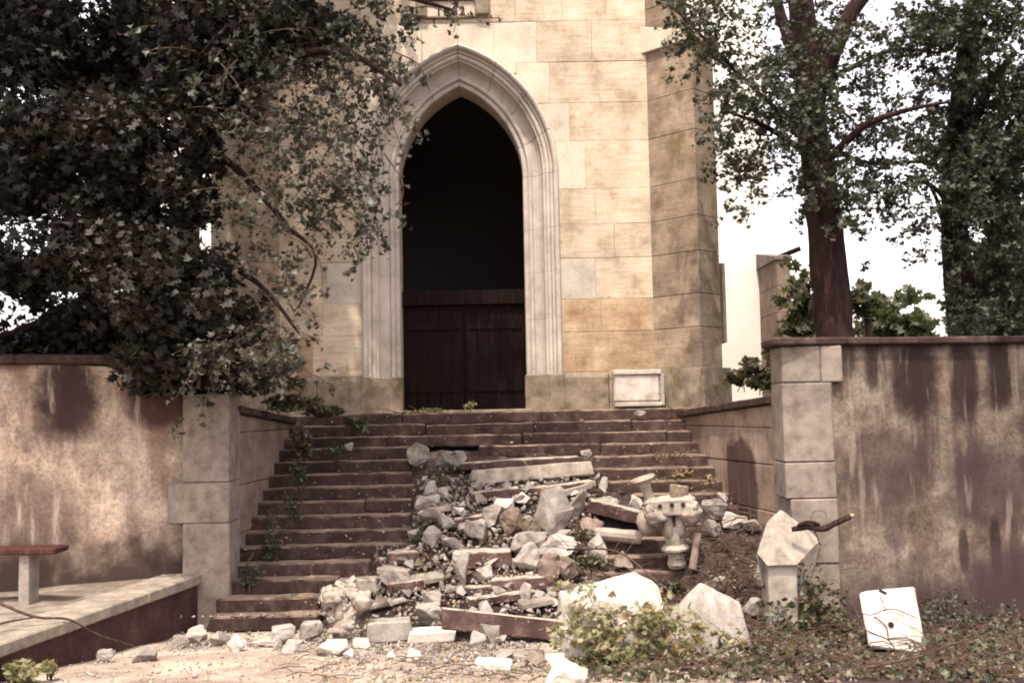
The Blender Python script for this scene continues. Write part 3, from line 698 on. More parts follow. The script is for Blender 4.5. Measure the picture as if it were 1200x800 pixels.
# displaced and broken steps
g='broken lengths of step in the rubble'
slab('step_fragment','long thin red brown step length with pale dusty top lying across the slide',541,556,680,548,.10,.34,M['slab'],group=g,lift=.06)
slab('step_fragment','long grey slab with lit speckled front face tipped forward below the upper steps',553,573,694,561,.20,.22,M['slabgrey'],group=g,roll=-.25,lift=.03)
slab('step_fragment','short brown step piece sloping up to the right under the long grey slab',553,590,611,583,.14,.3,M['slab'],group=g)
slab('step_fragment','brown step length just right of the short sloping piece',612,587,700,577,.16,.3,M['slab'],group=g)
slab('step_fragment','pale topped slab splinter pointing up to the right above the triangular stone',652,590,700,575,.09,.34,M['slabgrey'],group=g,lift=.05)
slab('step_fragment','dark brown slab slipping down to the right behind the white pebble and carved finial',687,603,757,620,.17,.3,M['slab'],group=g,lift=.03)
slab('step_fragment','dark brown block of step carrying loose chips in the middle of the rubble',534,667,600,665,.20,.34,M['slab'],group=g)
slab('step_fragment','dark brown step block below the pale grey boulder',575,696,652,690,.16,.34,M['slab'],group=g)
slab('step_fragment','flat thin dark slab with pale edge above the longest kerb stone',548,712,628,702,.10,.3,M['slab'],group=g)
slab('step_fragment','broken brown step end left of the twig with rubble behind it',455,662,491,661,.15,.3,M['slab'],group=g)
slab('step_fragment','low brown step stub above the white flat stone',455,697,498,693,.14,.3,M['slab'],group=g)
slab('step_fragment','short step piece at the left edge of the slide beside chips',545,698,582,696,.10,.25,M['slab'],group=g)
slab('step_fragment','thin dark broken slab above the small pale triangular stone',530,620,585,612,.12,.3,M['slab'],group=g)
slab('kerb_fragment','longest fallen kerb stone, pale sunlit top and dark front, at the foot of the rubble',516,742,657,758,.22,.32,M['slab'],'kerb stone',lift=.02,roll=-.22)
slab('column_fragment','pale broken shaft length with sunlit top right of the carved finial heap',432,756,484,752,.21,.26,M['limest'],'column fragment',lift=.02)
slab('flat_fragment','flat white rectangular slab lying in front of the long kerb stone',481,755,535,752,.12,.3,M['white'],'stone slab')
slab('flat_fragment','pale flat wedge of stone on the step above the carved heap',432,716,476,706,.07,.35,M['limest'],'stone slab')
slab('flat_fragment','grey slab leaning on the step behind the carved heap',392,696,440,694,.16,.25,M['slabgrey'],'stone slab')
slab('flat_fragment','thin pale slab on the sunlit ground below the kerb stone',578,772,626,776,.06,.22,M['limest'],'stone slab')
slab('step_fragment','grey broken slab end lying level with the whitish cube at the left rim',500,607,530,603,.08,.25,M['slabgrey'],group=g,lift=.05)
slab('step_fragment','small tilted brown slab beside the rounded grey boulder',538,630,572,622,.08,.28,M['slab'],group=g,lift=.07,roll=.3)
slab('step_fragment','pale narrow slab lying under the leaning diagonal stone',640,644,682,652,.07,.25,M['slabgrey'],group=g,lift=.08)
slab('step_fragment','dusty short slab at the left rim of the lower rubble',440,676,478,680,.09,.3,M['slabgrey'],group=g,lift=.03)
slab('step_fragment','thin grey slab sloping down left above the carved heap',486,690,520,684,.07,.25,M['slabgrey'],group=g,lift=.05,roll=.2)
slab('step_fragment','flat grey slab sticking out left of the biggest broken block',612,722,652,714,.08,.3,M['slabgrey'],group=g,lift=.06)
slab('flat_fragment','second thin pale slab on the ground nearest the photo edge',553,785,597,787,.07,.22,M['white'],'stone slab')
rocks=[
('small grey oblong block tipped at the broken end of the left steps',478,524,504,549,'greyrock',.8,(0,.6,0)),
('squared grey block under the missing upper step',510,533,547,550,'greyrock',.8,(0,0,0)),
('pointed pale chunk above the whitish cube by the left step ends',496,568,513,588,'limest',.8,(0,0,0)),
('pale lump just right of the pointed chunk by the left step ends',512,573,526,585,'limest',.8,(0,0,0)),
('whitish cube shaped stone at the broken step ends',486,584,514,602,'limest',.9,(0,0,0)),
('flat mossy stone below the whitish cube',493,600,523,614,'mossrock',.9,(0,0,0)),
('small pale stone with yellow moss beside it',515,607,534,622,'limest',.8,(0,.3,0)),
('tilted narrow pale stone at the left rim of the rubble',494,621,517,642,'limest',.6,(0,.7,0)),
('bright angular chip below the brown step block',579,588,602,604,'white',.7,(0,.3,0)),
('rounded grey boulder left of the centre of the rubble',566,597,590,619,'greyrock',.9,(0,0,0)),
('pinkish grey pyramid shaped stone in the rubble centre',587,603,614,632,'mossrock',.9,(0,0,0)),
('brownish wedge right of the pyramid shaped stone',609,613,634,640,'mossrock',.9,(0,.4,0)),
('wide grey mossy stone left of the centre',545,615,572,637,'greyrock',.9,(0,0,0)),
('long leaning grey stone standing diagonally above the white boulder',628,581,672,636,'greyrock',.4,(0,.75,0)),
('small dark based triangular stone standing upright',666,582,688,611,'greyrock',.6,(0,0,0)),
('brightest rounded white boulder in the rubble centre',631,631,676,661,'white',.9,(0,0,0)),
('grey faceted boulder left below the white boulder',601,643,632,675,'limest',.9,(0,0,0)),
('grey slanting chunk between pyramid stone and white boulder',600,628,640,652,'greyrock',.8,(0,-.4,0)),
('mossy yellow grey stone under the white boulder',631,655,656,686,'mossrock',.9,(0,0,0)),
('mossy stone right of the yellow grey one by the leaves',654,658,680,682,'mossrock',.9,(0,0,0)),
('tall pointed whitish stone standing at the left of the rubble',531,655,550,694,'limest',.5,(0,0,0)),
('little pale lump beside the tall pointed stone',557,666,577,684,'limest',.9,(0,0,0)),
('small pale pyramid stone above the right of the kerb stone',607,688,623,710,'limest',.8,(0,0,0)),
('pale chunk at the left end of the long kerb stone',496,698,516,717,'limest',.8,(0,0,0)),
('grey white lump touching the left end of the kerb stone',488,713,517,735,'limest',.9,(0,0,0)),
('small pale pointed stone in front of the kerb stone',564,735,586,758,'limest',.8,(0,0,0)),
('slanting pale chip left of the pointed stone before the kerb',551,743,570,762,'limest',.6,(0,.6,0)),
('little white stone under the right half of the kerb stone',619,738,632,752,'white',.8,(0,0,0)),
('rough pale stone at the bottom edge below the big block',640,780,688,806,'white',.9,(0,0,0)),
('grey lump beside the rough pale stone at the bottom edge',640,770,664,790,'limest',.9,(0,0,0)),
('largest white lump at the foot of the steps near the terrace',219,737,243,758,'limest',.9,(0,0,0)),
('smaller pale stone just right of the white lump near the terrace',245,743,263,758,'limest',.9,(0,0,0)),
('bright white stone on the ground before the lowest step',267,747,287,766,'white',.8,(0,0,0)),
('grey stone in the corner of terrace and ground',203,746,221,760,'greyrock',.8,(0,0,0)),
('grey rounded stone under the terrace face',114,764,132,777,'greyrock',.9,(0,0,0)),
('flat triangular grey stone at the foot of the terrace by the branch',154,763,182,777,'greyrock',.9,(0,0,0)),
('pale stone left of the carved heap on the lowest step',319,737,346,756,'limest',.9,(0,0,0)),
('dark grey rounded stone touching the carved heap',350,733,376,752,'greyrock',.9,(0,0,0)),
('flat pale stone lying before the dark grey one',295,747,327,758,'limest',.9,(0,0,0)),
('whitish stone in front of the carved heap on the dust',330,752,352,769,'limest',.9,(0,0,0)),
('bright curved flake in front of the carved heap',368,752,406,772,'white',.8,(0,-.3,0)),
('pale block on the step behind the carved heap to the right',445,669,482,690,'greyrock',.9,(0,0,0)),
('reddish and white split chunk left of the lying shaft',682,611,708,634,'mossrock',.7,(0,0,0)),
('pitted white chunk with a hole below the split chunk',690,632,713,662,'limest',.7,(0,0,0)),
('pale flat pebble on the tilted brown slab',698,584,724,595,'limest',.8,(0,0,0)),
('round white pebble on the tilted brown slab',737,583,753,598,'white',.9,(0,0,0)),
('pale wedge shaped stone right of the upright finial',848,604,876,620,'limest',.8,(0,0,0)),
('bluish grey broken chip heap behind the finial',822,588,850,611,'greyrock',.8,(0,0,0)),
('grey broken piece lying among twigs right of the finial',824,612,846,632,'greyrock',.8,(0,0,0)),
('tiny pale stone high on the right of the rubble',842,580,854,592,'limest',.8,(0,0,0)),
('upright pale shard on the brown steps above the tilted slab',702,562,712,579,'white',.5,(0,.2,0)),
('grey stone wedged behind the foot of the gabled pinnacle',887,668,912,695,'greyrock',.8,(0,0,0)),
('mossy grey stone leaning on the left of the big broken block',655,688,690,712,'mossrock',.8,(0,0,0)),
('small pale pebble lying on a middle left step',404,520,414,530,'limest',.9,(0,0,0)),
('pale chip perched on the top step under the boxy white stone',744,481,757,489,'limest',.6,(0,.4,0)),
('white flake on the brown step above the leaning stone',681,528,694,536,'limest',.8,(0,0,0)),
]
rocks+=[
('dark stone under the thin grey rod',826,680,850,697,'mossrock',.8,(0,0,0)),
('pale grey flat chip high in the brush by the wing wall',872,612,892,622,'limest',.8,(0,0,0)),
('broken grey corner stone between pinnacle and triangular gable stone',872,704,896,724,'greyrock',.8,(0,.3,0)),
('brown chunk on the steps just above the big white block',720,650,742,666,'mossrock',.8,(0,.3,0))]
for (lb,x0,y0,x1,y1,mt,dp,rt) in rocks:
    rock('stone_fragment',lb,'stone',x0,y0,x1,y1,M[mt],dp,rt)
# big broken block (near right centre)
def poly_stone(name,label,cat,front,Y,depth,mat,zbase=None,back_scale=.8,lean=0,amp=.012,cuts=2,parent=None,bev=.015,dz=0,group=None):
    """front outline given in the view at distance Y, with real depth behind it; base set on the ground"""
    P=[at(x,y,Y) for x,y in front]; c=sum(P,Vector())/len(P); zb=min(p.z for p in P)
    bm=bmesh.new(); A=[]; B=[]
    for p in P:
        A.append((p.x,p.y+lean*(p.z-zb),p.z)); q=c+(p-c)*back_scale; B.append((q.x,p.y+depth+lean*(p.z-zb)*.6,zb+(q.z-c.z+(c.z-zb)*back_scale)+dz))
    cap(bm,A,B); bevel(bm,bev,1,.3); bmesh.ops.triangulate(bm,faces=bm.faces)
    bmesh.ops.subdivide_edges(bm,edges=[e for e in bm.edges if e.calc_length()>.12],cuts=cuts); bmesh.ops.triangulate(bm,faces=bm.faces); rough(bm,amp,4,random.random()*50)
    for v in bm.verts: v.co-=c
    if parent is None: o=bmobj(name,bm,mat,None,False,c); tag(o,label,cat,group)
    else: o=bmobj(name,bm,mat,parent,False,c)
    return o
def hull_stone(name,label,cat,pts,mat,amp=.02,bev=.012,parent=None,cuts=2):
    """convex stone from real corner points"""
    c=sum((Vector(p) for p in pts),Vector())/len(pts); bm=bmesh.new()
    for p in pts: bm.verts.new(Vector(p)-c)
    if parent is None:
        for _ in range(14):
            a_,b_,c_=random.sample(pts,3); q=(Vector(a_)+Vector(b_)+Vector(c_))/3-c; bm.verts.new(q*random.uniform(1.0,1.12))
    r=bmesh.ops.convex_hull(bm,input=bm.verts[:])
    for v in [v for v in bm.verts if not v.link_faces]: bm.verts.remove(v)
    bmesh.ops.dissolve_limit(bm,angle_limit=.05,verts=bm.verts[:],edges=bm.edges[:])
    bevel(bm,bev,1,.2); bmesh.ops.triangulate(bm,faces=bm.faces)
    for _ in range(2): bmesh.ops.subdivide_edges(bm,edges=[e for e in bm.edges if e.calc_length()>.10],cuts=1); bmesh.ops.triangulate(bm,faces=bm.faces)
    rough(bm,amp,4,random.random()*50)
    o=bmobj(name,bm,mat,parent,False,c)
    if parent is None: tag(o,label,cat)
    return o
Yb=9.75
hull_stone('fallen_block','largest broken white stone block half covered by wilted leaves','stone',
  [at(654,692,Yb),at(655,770,Yb-.05),at(780,775,Yb-.1),at(742,668,Yb+.5),at(697,684,Yb+.5),at(770,688,Yb+.35),at(783,735,Yb),at(700,700,Yb-.25),at(760,712,Yb-.25),at(672,770,Yb-.3),at(770,775,Yb-.3),at(660,760,Yb+.6),at(780,760,Yb+.6),at(725,690,Yb+.1)],M['white'],.055)
Yb=9.85
hull_stone('fallen_block','ridged grey triangular gable stone leaning beside the largest broken block','stone',
  [at(820,681,Yb+.2),at(786,716,Yb+.3),at(776,768,Yb+.3),at(868,706,Yb+.25),at(884,762,Yb+.2),at(870,778,Yb-.1),at(790,775,Yb+.1),at(832,705,Yb-.05),at(838,770,Yb-.2),at(830,700,Yb+.65),at(860,740,Yb+.6),at(790,760,Yb+.6)],M['limest'],.012)
Yb=9.9
wb=empty('dressed_block',at(1045,765,Yb)); tag(wb,'bright white squared stone with peg hole leaning by the right wall','stone')
hull_stone('block_body','','',[at(1006,694,Yb+.22),at(1070,688,Yb+.2),at(1086,768,Yb-.05),at(1018,757,Yb-.05),at(1012,692,Yb+.55),at(1072,687,Yb+.55),at(1084,764,Yb+.4),at(1022,755,Yb+.4)],M['white'],.010,.02,wb)
for (x,y,r) in ((1043,731,3.2),(1036,694,2)):
    bm=bmesh.new(); c=at(x,y,Yb+.06); tube_mesh(bm,[c+Vector((0,-.035,0)),c+Vector((0,.1,0))],r*Yb/F,8); bmobj('peg_hole',bm,M['dark'],wb)
# dirty streaks: thin vine across it comes later
# gabled pinnacle stone
Yb=11.2; gp=empty('pinnacle_gable',at(925,735,Yb)); tag(gp,'tall gabled pinnacle stone standing by the right pier, a broken branch on it','carved stone')
sh=[at(900,661,Yb),at(934,661,Yb),at(936,742,Yb-.02),at(903,742,Yb-.02)]
hull_stone('shaft','','',[p for p in sh]+[p+Vector((0,.35,0)) for p in sh],M['carved'],.008,.012,gp)
hull_stone('gable_front','','',[at(915,597,Yb+.25),at(886,648,Yb+.12),at(899,663,Yb-.06),at(934,662,Yb-.06),at(955,640,Yb+.12),at(962,634,Yb+.35),at(918,598,Yb+.38),at(892,640,Yb+.5),at(950,640,Yb+.6),at(934,660,Yb+.5),at(912,640,Yb-.03),at(930,612,Yb+.2),at(899,612,Yb+.25)],M['carved'],.014,.008,gp)
hull_stone('side_shaft','','',[at(938,664,Yb+.15),at(960,640,Yb+.35),at(962,642,Yb+.6),at(946,696,Yb+.15),at(938,700,Yb+.1),at(944,690,Yb+.6)],M['carved'],.006,.006,gp)
hull_stone('back_fragment','','',[at(885,648,Yb+.2),at(900,664,Yb+.1),at(900,700,Yb+.15),at(892,670,Yb+.3),at(890,650,Yb+.5),at(900,690,Yb+.5)],M['greyrock'],.006,.006,gp)
# boxy white profiled stone on the landing
Yb=16.75; pb=empty('profiled_block',at(747,475,Yb)); tag(pb,'white boxy profiled stone resting on its side on the landing against the plinth','carved stone')
x0,x1=xat(719,Yb),xat(777,Yb); z0,z1=2.52,zat(747,433,Yb)
worn_box('block_body',x0+.02,x1-.04,Yb,Yb+.26,z0+.09,z1-.08,M['white'],pb,.035,.004,.2)
worn_box('upper_fillet',x0,x1-.02,Yb-.035,Yb+.28,z1-.078,z1,M['white'],pb,.012,.004,.2)
worn_box('lower_fillet',x0+.02,x1-.02,Yb-.025,Yb+.26,z0+.02,z0+.088,M['limest'],pb,.012,.004,.2)
worn_box('end_fillet',x1-.038,x1+.03,Yb-.01,Yb+.25,z0+.03,z1-.08,M['limest'],pb,.012,.004,.2)
# finials -------------------------------------------------------------
def ringpoly(r,n,sq=0):
    out=[]
    for k in range(n):
        a=2*math.pi*(k+.5)/n; out.append((r*math.cos(a),r*math.sin(a)))
    return out
def lathe(bm,profile,n=8,Mx=None):
    rings=[]
    for r,z in profile:
        rings.append([bm.verts.new((Mx@Vector((x,y,z))) if Mx else (x,y,z)) for x,y in ringpoly(r,n)])
    for i in range(len(rings)-1):
        for k in range(n): bm.faces.new((rings[i][k],rings[i][(k+1)%n],rings[i+1][(k+1)%n],rings[i+1][k]))
    bm.faces.new(rings[0][::-1]); bm.faces.new(rings[-1])
def blobm(bm,c,s,rot=(0,0,0),seed=0,amp=.15,sub=2):
    r=bmesh.ops.create_icosphere(bm,subdivisions=3,radius=1,matrix=Matrix())
    E=Euler(rot).to_matrix()
    for v in r['verts']:
        q=v.co*(1+amp*1.5*nz(v.co,1.8,seed)+.30*nz(v.co,4.2,seed+2)); q.x=q.x*(1.0 if abs(q.x)<.8 else .85); v.co=E@Vector((q.x*s[0],q.y*s[1],q.z*s[2]))+Vector(c)
def finial(loc,scale,rot,label,variant=0):
    root=empty('carved_finial',loc); tag(root,label,'carved stone','fallen finials')
    E=Euler(rot).to_matrix().to_4x4()@Matrix.Scale(scale,4)
    def fin(name,bm,mat=M['carved'],smooth=False):
        bmesh.ops.transform(bm,matrix=E,verts=bm.verts); rough(bm,.004,12,random.random()*9)
        bmesh.ops.recalc_face_normals(bm,faces=bm.faces); me=bpy.data.meshes.new(name); bm.to_mesh(me); bm.free()
        if smooth: me.shade_smooth()
        o=link(name,me,mat); o.parent=root; return o
    # lower shaft
    bm=bmesh.new(); lathe(bm,[(.095,-.02),(.11,.02),(.095,.08),(.085,.16)],8); fin('foot',bm)
    bm=bmesh.new(); lathe(bm,[(.09,.16),(.155,.175),(.16,.20),(.12,.235),(.11,.24)],12); fin('collar',bm)
    bm=bmesh.new(); lathe(bm,[(.105,.24),(.115,.30),(.12,.44)],8); fin('shaft',bm)
    for k in range(4):
        a=R(45+90*k+8); bm=bmesh.new(); q=(.075*math.cos(a),.075*math.sin(a))
        tube_mesh(bm,[(q[0]*.8,q[1]*.8,.33),(q[0]*1.15,q[1]*1.15,.36),(q[0]*1.25,q[1]*1.25,.46),(q[0]*1.4,q[1]*1.4,.58)],[.04,.062,.060,.05],8); fin('rib',bm,smooth=True)
    # head block with holes, and scrolled crockets
    hb=(.46,.34,.17) if variant==0 else (.24,.22,.12)
    bm=bmesh.new(); box(bm,(0,-.02,.67),hb); bmesh.ops.subdivide_edges(bm,edges=bm.edges[:],cuts=3,use_grid_fill=True); bevel(bm,.012,1,.8); rough(bm,.02,7,3); fin('head_block',bm)
    for x in ((-.13,0.0,.12) if variant==0 else ()):
        bm=bmesh.new(); tube_mesh(bm,[(x,-.212,.70-.02*abs(x)),(x,-.12,.70-.02*abs(x))],.024,8); fin('drill_hole',bm,M['dark'])
    for sx in (-1,1):
        for sy in (-1,1):
            bm=bmesh.new(); blobm(bm,(sx*.185,sy*.13,.585),(.135,.10,.105),(0,sx*.5,0),sx+sy*3,.3)
            blobm(bm,(sx*.235,sy*.15,.65),(.055,.07,.075),(0,0,0),sx*2+sy,.3); blobm(bm,(sx*.09,sy*.13,.625),(.075,.06,.06),(0,-sx*.4,0),sx*5+sy,.3)
            fin('crocket',bm,smooth=True)
    if variant==0:
        bm=bmesh.new(); tube_mesh(bm,[(-.28,.03,.60),(-.31,.03,.50),(-.29,.0,.42),(-.26,0,.38)],[.08,.085,.075,.05],10,.3,2); fin('side_leaf',bm,smooth=True)
        bm=bmesh.new(); lathe(bm,[(.10,.74),(.06,.78),(.062,.9),(.08,.96)],8,Matrix.Translation((-.06,.02,0))@Matrix.Rotation(-.22,4,'Y')); fin('upper_shaft',bm)
        bm=bmesh.new(); lathe(bm,[(.085,.955),(.145,1.0),(.135,1.02),(.05,1.03)],12,Matrix.Translation((-.06,.02,0))@Matrix.Rotation(-.22,4,'Y')); fin('cap',bm)
        bm=bmesh.new(); box(bm,(.10,.08,.80),(.18,.14,.14),Euler((0,.2,.3)).to_matrix()); bevel(bm,.015); rough(bm,.02,6,2,1); fin('broken_knob',bm,M['mossrock'])
    else:
        for k in range(11):
            a=k*2.4; z=.06+.072*k; bm=bmesh.new(); rr=.13-.004*k
            c=(rr*math.cos(a),-abs(rr*math.sin(a))*.8,z)
            blobm(bm,c,(.075,.06,.065),(a,.4*k,0),k*3,.45); blobm(bm,(c[0]*1.35,c[1]*1.2,z+.05),(.05,.045,.04),(a,0,0),k*5,.4); fin('crocket',bm,smooth=True)
        bm=bmesh.new(); tube_mesh(bm,[(-.08,-.20,.14),(-.08,-.10,.14)],.03,10); fin('drill_hole',bm,M['dark'])
    return root
b0=hit(793,662); b0.y-=.02
finial(Vector((b0.x,b0.y,b0.z+.0)),1.12,(R(4),R(-4),R(-6)),'upright grey finial with three drilled holes and flared cap standing in the rubble')
b0=hit(398,757)
finial(Vector((b0.x-.02,b0.y-.02,b0.z-.02)),.86,(R(-14),R(12),R(18)),'heavily crocketed finial heaped in a lump on the lowest steps left of the kerb stone',1)
# lying shafts
def shaft(label,a,b2,r,mat,sides=10,nm='column_fragment'):
    c=(Vector(a)+Vector(b2))/2; bm=bmesh.new(); P=[Vector(a)-c+(Vector(b2)-Vector(a))*t for t in (0,.03,.2,.4,.6,.8,.97,1)]
    tube_mesh(bm,P,[r*.86,r,r*.98,r,r*.98,r,r,r*.85],sides,.08,random.random()*9); rough(bm,.006,8,1); o=bmobj(nm,bm,mat,None,False,c); tag(o,label,'column fragment'); return o
p1=hit(697,634)+Vector((0,0,.10)); p2=hit(752,642)+Vector((0,0,.13)); shaft('round grey shaft lying between the split chunk and the finial',p1,p2,.085,M['carved'])
p1=hit(812,672)+Vector((0,0,.05)); p2=at(818,624,p1.y+.05); shaft('thin grey rod leaning upright just right of the finial',p1,p2,.05,M['mossrock'])
# ------------------------------------------------------------------ rubble heap and chips
xs0,xs1,ys0,ys1=-2.3,3.2,11.0,15.3; vs=[];fs=[]; nx,ny=150,120
for j in range(ny+1):
    for i in range(nx+1):
        x=xs0+(xs1-xs0)*i/nx; y=ys0+(ys1-ys0)*j/ny; mm=mound(x,y)
        vs.append((x,y,surf(x,y)+mm*1.0-.16+.06*nz((x,y,0),4)+.03*nz((x,y,2),11)+min(.10,mm*.8)))
for j in range(ny):
    for i in range(nx): a=j*(nx+1)+i; fs.append((a,a+1,a+nx+2,a+nx+1))
o=pyd('rubble_earth',vs,fs,M['heap']); tag(o,'dark earth and crushed stone filling the gap in the steps','rubble',kind='stuff')
def scatter_px(n,regions,f=top):
    out=[]
    W=[ (r[2]-r[0])*(r[3]-r[1])*(r[4] if len(r)>4 else 1) for r in regions]
    for _ in range(n):
        r=random.choices(regions,W)[0]; out.append(hit(random.uniform(r[0],r[2]),random.uniform(r[1],r[3]),f))
    return out
reg=[(485,560,700,640,1.2),(440,640,690,700,1.2),(370,690,680,760,1.0),(380,750,720,790,.6),(500,550,560,600,1)]
bases=[chip_base(i) for i in range(5)]
lb='small pale broken chip of stone, one of many strewn through the rubble'
chipmeshes=[]
for i,(V,Fc) in enumerate(bases):
    me=bpy.data.meshes.new('stone_chip'); me.from_pydata(V.tolist(),[],Fc.tolist()); chipmeshes.append(me)
cm={}
extra=[]
for i,p in enumerate(scatter_px(130,reg)):
    mt=random.choice(['limest','greyrock','limest','mossrock','white']); key=(i%5,mt)
    if key not in cm: me=chipmeshes[i%5].copy(); me.materials.append(M[mt]); cm[key]=me
    o=bpy.data.objects.new('stone_chip',cm[key]); s=random.uniform(.07,.22); o.scale=(s*random.uniform(.9,1.6),s,s*random.uniform(.6,1)); o.rotation_euler=(random.uniform(-.6,.6),random.uniform(-.6,.6),random.uniform(0,6))
    o.location=p+Vector((0,0,s*.3)); COL.objects.link(o)
    cw={'limest':'pale grey','greyrock':'dark grey','mossrock':'brownish','white':'whitish'}[mt]
    zn='between the upper broken slabs' if p.y>13.6 else ('around the white boulder in mid slope' if p.y>12.6 else ('beside the long fallen kerb stone' if p.y>11.3 else 'on the dusty ground below the rubble'))
    tag(o,'small '+cw+' stone chip '+zn,'stone','chips '+zn)
def chips(name,label,n,regions,smin,smax,mat,lift=.2):
    P=scatter_px(n,regions); P=np.array([[p.x,p.y,p.z] for p in P]); s=RNG.uniform(smin,smax,n)*RNG.uniform(.5,1,n); P[:,2]+=s*lift
    half=n//2
    root=None
    k=n//4
    o=None
    Vs=[];
    # one mesh out of four chip shapes
    me_all=bmesh.new()
    for q in range(4):
        sel=slice(q*k,(q+1)*k); ob=scatter(name,P[sel],s[sel],bases[q],mat,None,0.0,stretch=RNG.uniform(.6,1.5,(k,3)))
        me_all.from_mesh(ob.data); dm=ob.data; bpy.data.objects.remove(ob); bpy.data.meshes.remove(dm)
    me=bpy.data.meshes.new(name); me_all.to_mesh(me); me_all.free(); o=link(name,me,mat); tag(o,label,'rubble',kind='stuff'); return o
chips('rubble_chips','countless small pale stone chips strewn over the slide',1400,reg,.03,.10,M['greyrock'])
chips('rubble_grit','fine dark and brown grit between the broken stones',1700,reg,.025,.08,M['mossrock'])
chips('ground_gravel','fine pale gravel and crumbs on the dusty ground',3600,[(60,742,1000,800,1),(200,735,500,775,1.2),(380,740,700,800,1.2)],.012,.045,M['limest'])
chips('base_rubble','broken crumbs heaped along the foot of the steps and terrace',420,[(195,738,390,762,1),(380,752,640,775,1)],.03,.085,M['greyrock'])
chips('step_grit','crumbs of stone lying on the treads of the steps',220,[(330,490,820,600,1),(280,600,480,720,1)],.012,.035,M['limest'])
# =================================================================== VEGETATION
mp=leaf_base('maple'); ov=leaf_base('oval'); cl=leaf_base('clump')
def clump_pts(spec,seed=0):
    """spec: (px,py,Y,rx_px,ry_px,ry_m depth,count)"""
    out=[]
    for (px,py,Y,rx,ry,dz,n) in spec:
        c=at(px,py,Y); q=RNG.normal(size=(n,3)); q/=np.linalg.norm(q,axis=1)[:,None]; q*=RNG.uniform(0,1,(n,1))**.45
        # lumpy: pull towards a few sub-centres so that gaps open
        k=max(3,n//90); subc=RNG.normal(size=(k,3)); subc/=np.linalg.norm(subc,axis=1)[:,None]; subc*=RNG.uniform(.1,.85,(k,1))
        idx=RNG.integers(0,k,n); q=subc[idx]*.85+q*.45
        out.append(np.array(c)[None]+q*np.array([rx*Y/F,dz,ry*Y/F])[None])
    return np.concatenate(out)
def twigs(parent,spec,n,rad=.006,mat='twig'):
    bm=bmesh.new()
    for (px,py,Y,rx,ry,dz,_) in spec:
        c=at(px,py,Y)
        for _ in range(n):
            q=c+Vector((random.gauss(0,.45)*rx*Y/F,random.gauss(0,.4)*dz,random.gauss(0,.45)*ry*Y/F)); m_=c.lerp(q,.5)+Vector((random.gauss(0,.05),random.gauss(0,.05),random.gauss(.05,.05)))
            e=q+(q-m_)*.5+Vector((0,0,-random.uniform(0,.12)))
            tube_mesh(bm,[c,m_,q,e],[rad*1.3,rad,rad*.7,rad*.4],4)
    o=bmobj('twigs',bm,M[mat],parent); o['kind']='stuff'
def sprays(name,spec,size,base,mat,parent,up=.3,per=13,spread=1.0,wood='bark'):
    """twigs that leave a limb outwards and droop, with leaves all along them"""
    bm=bmesh.new(); L=[]
    for (px,py,Y,rx,ry,dz,n) in spec:
        c=Vector(at(px,py,Y)); R_=Vector((rx*Y/F,dz,ry*Y/F))
        for _ in range(max(1,n//per)):
            g=Vector((random.gauss(0,.5),random.gauss(0,.5),random.gauss(0,.5)))*spread
            st=c+Vector((g.x*R_.x,g.y*R_.y,g.z*R_.z)); d=(g+Vector((random.gauss(0,.5),random.gauss(0,.5),random.gauss(0,.35)))); d.normalize()
            ln=random.uniform(.35,.85)*min(1,max(.35,(R_.x+R_.z)*.6)); p=st; pts=[p]
            for k in range(4):
                d=(d+Vector((random.gauss(0,.12),random.gauss(0,.12),-.16))).normalized(); p=p+d*ln/4; pts.append(p)
            tube_mesh(bm,pts,[.006,.005,.004,.003,.002],3,capend=False)
            for k in range(per):
                t=random.uniform(.1,1.05)*4; i=min(3,int(t)); q=pts[i].lerp(pts[i+1],t-i); L.append(q+Vector((random.gauss(0,.045),random.gauss(0,.045),random.gauss(-.02,.04))))
    o=bmobj('twigs',bm,M[wood],parent); o['kind']='stuff'
    P=np.array([p[:] for p in L]); o=scatter(name,P,size*RNG.uniform(.5,1.35,len(P)),base,mat,parent,up); o['kind']='stuff'; return o
def foliage(name,spec,size,base,mat,parent,up=.4):
    P=clump_pts(spec); s=size*RNG.uniform(.5,1.35,len(P)); o=scatter(name,P,s,base,mat,parent,up); o['kind']='stuff'; return o
def branch(parent,ctrl,r0,r1,mat,name='branch',sides=8,na=.2):
    P=smooth_path(ctrl,5); bm=bmesh.new(); tube_mesh(bm,P,lerp_list(r0,r1,len(P)),sides,na,random.random()*9); return bmobj(name,bm,mat,parent,True)
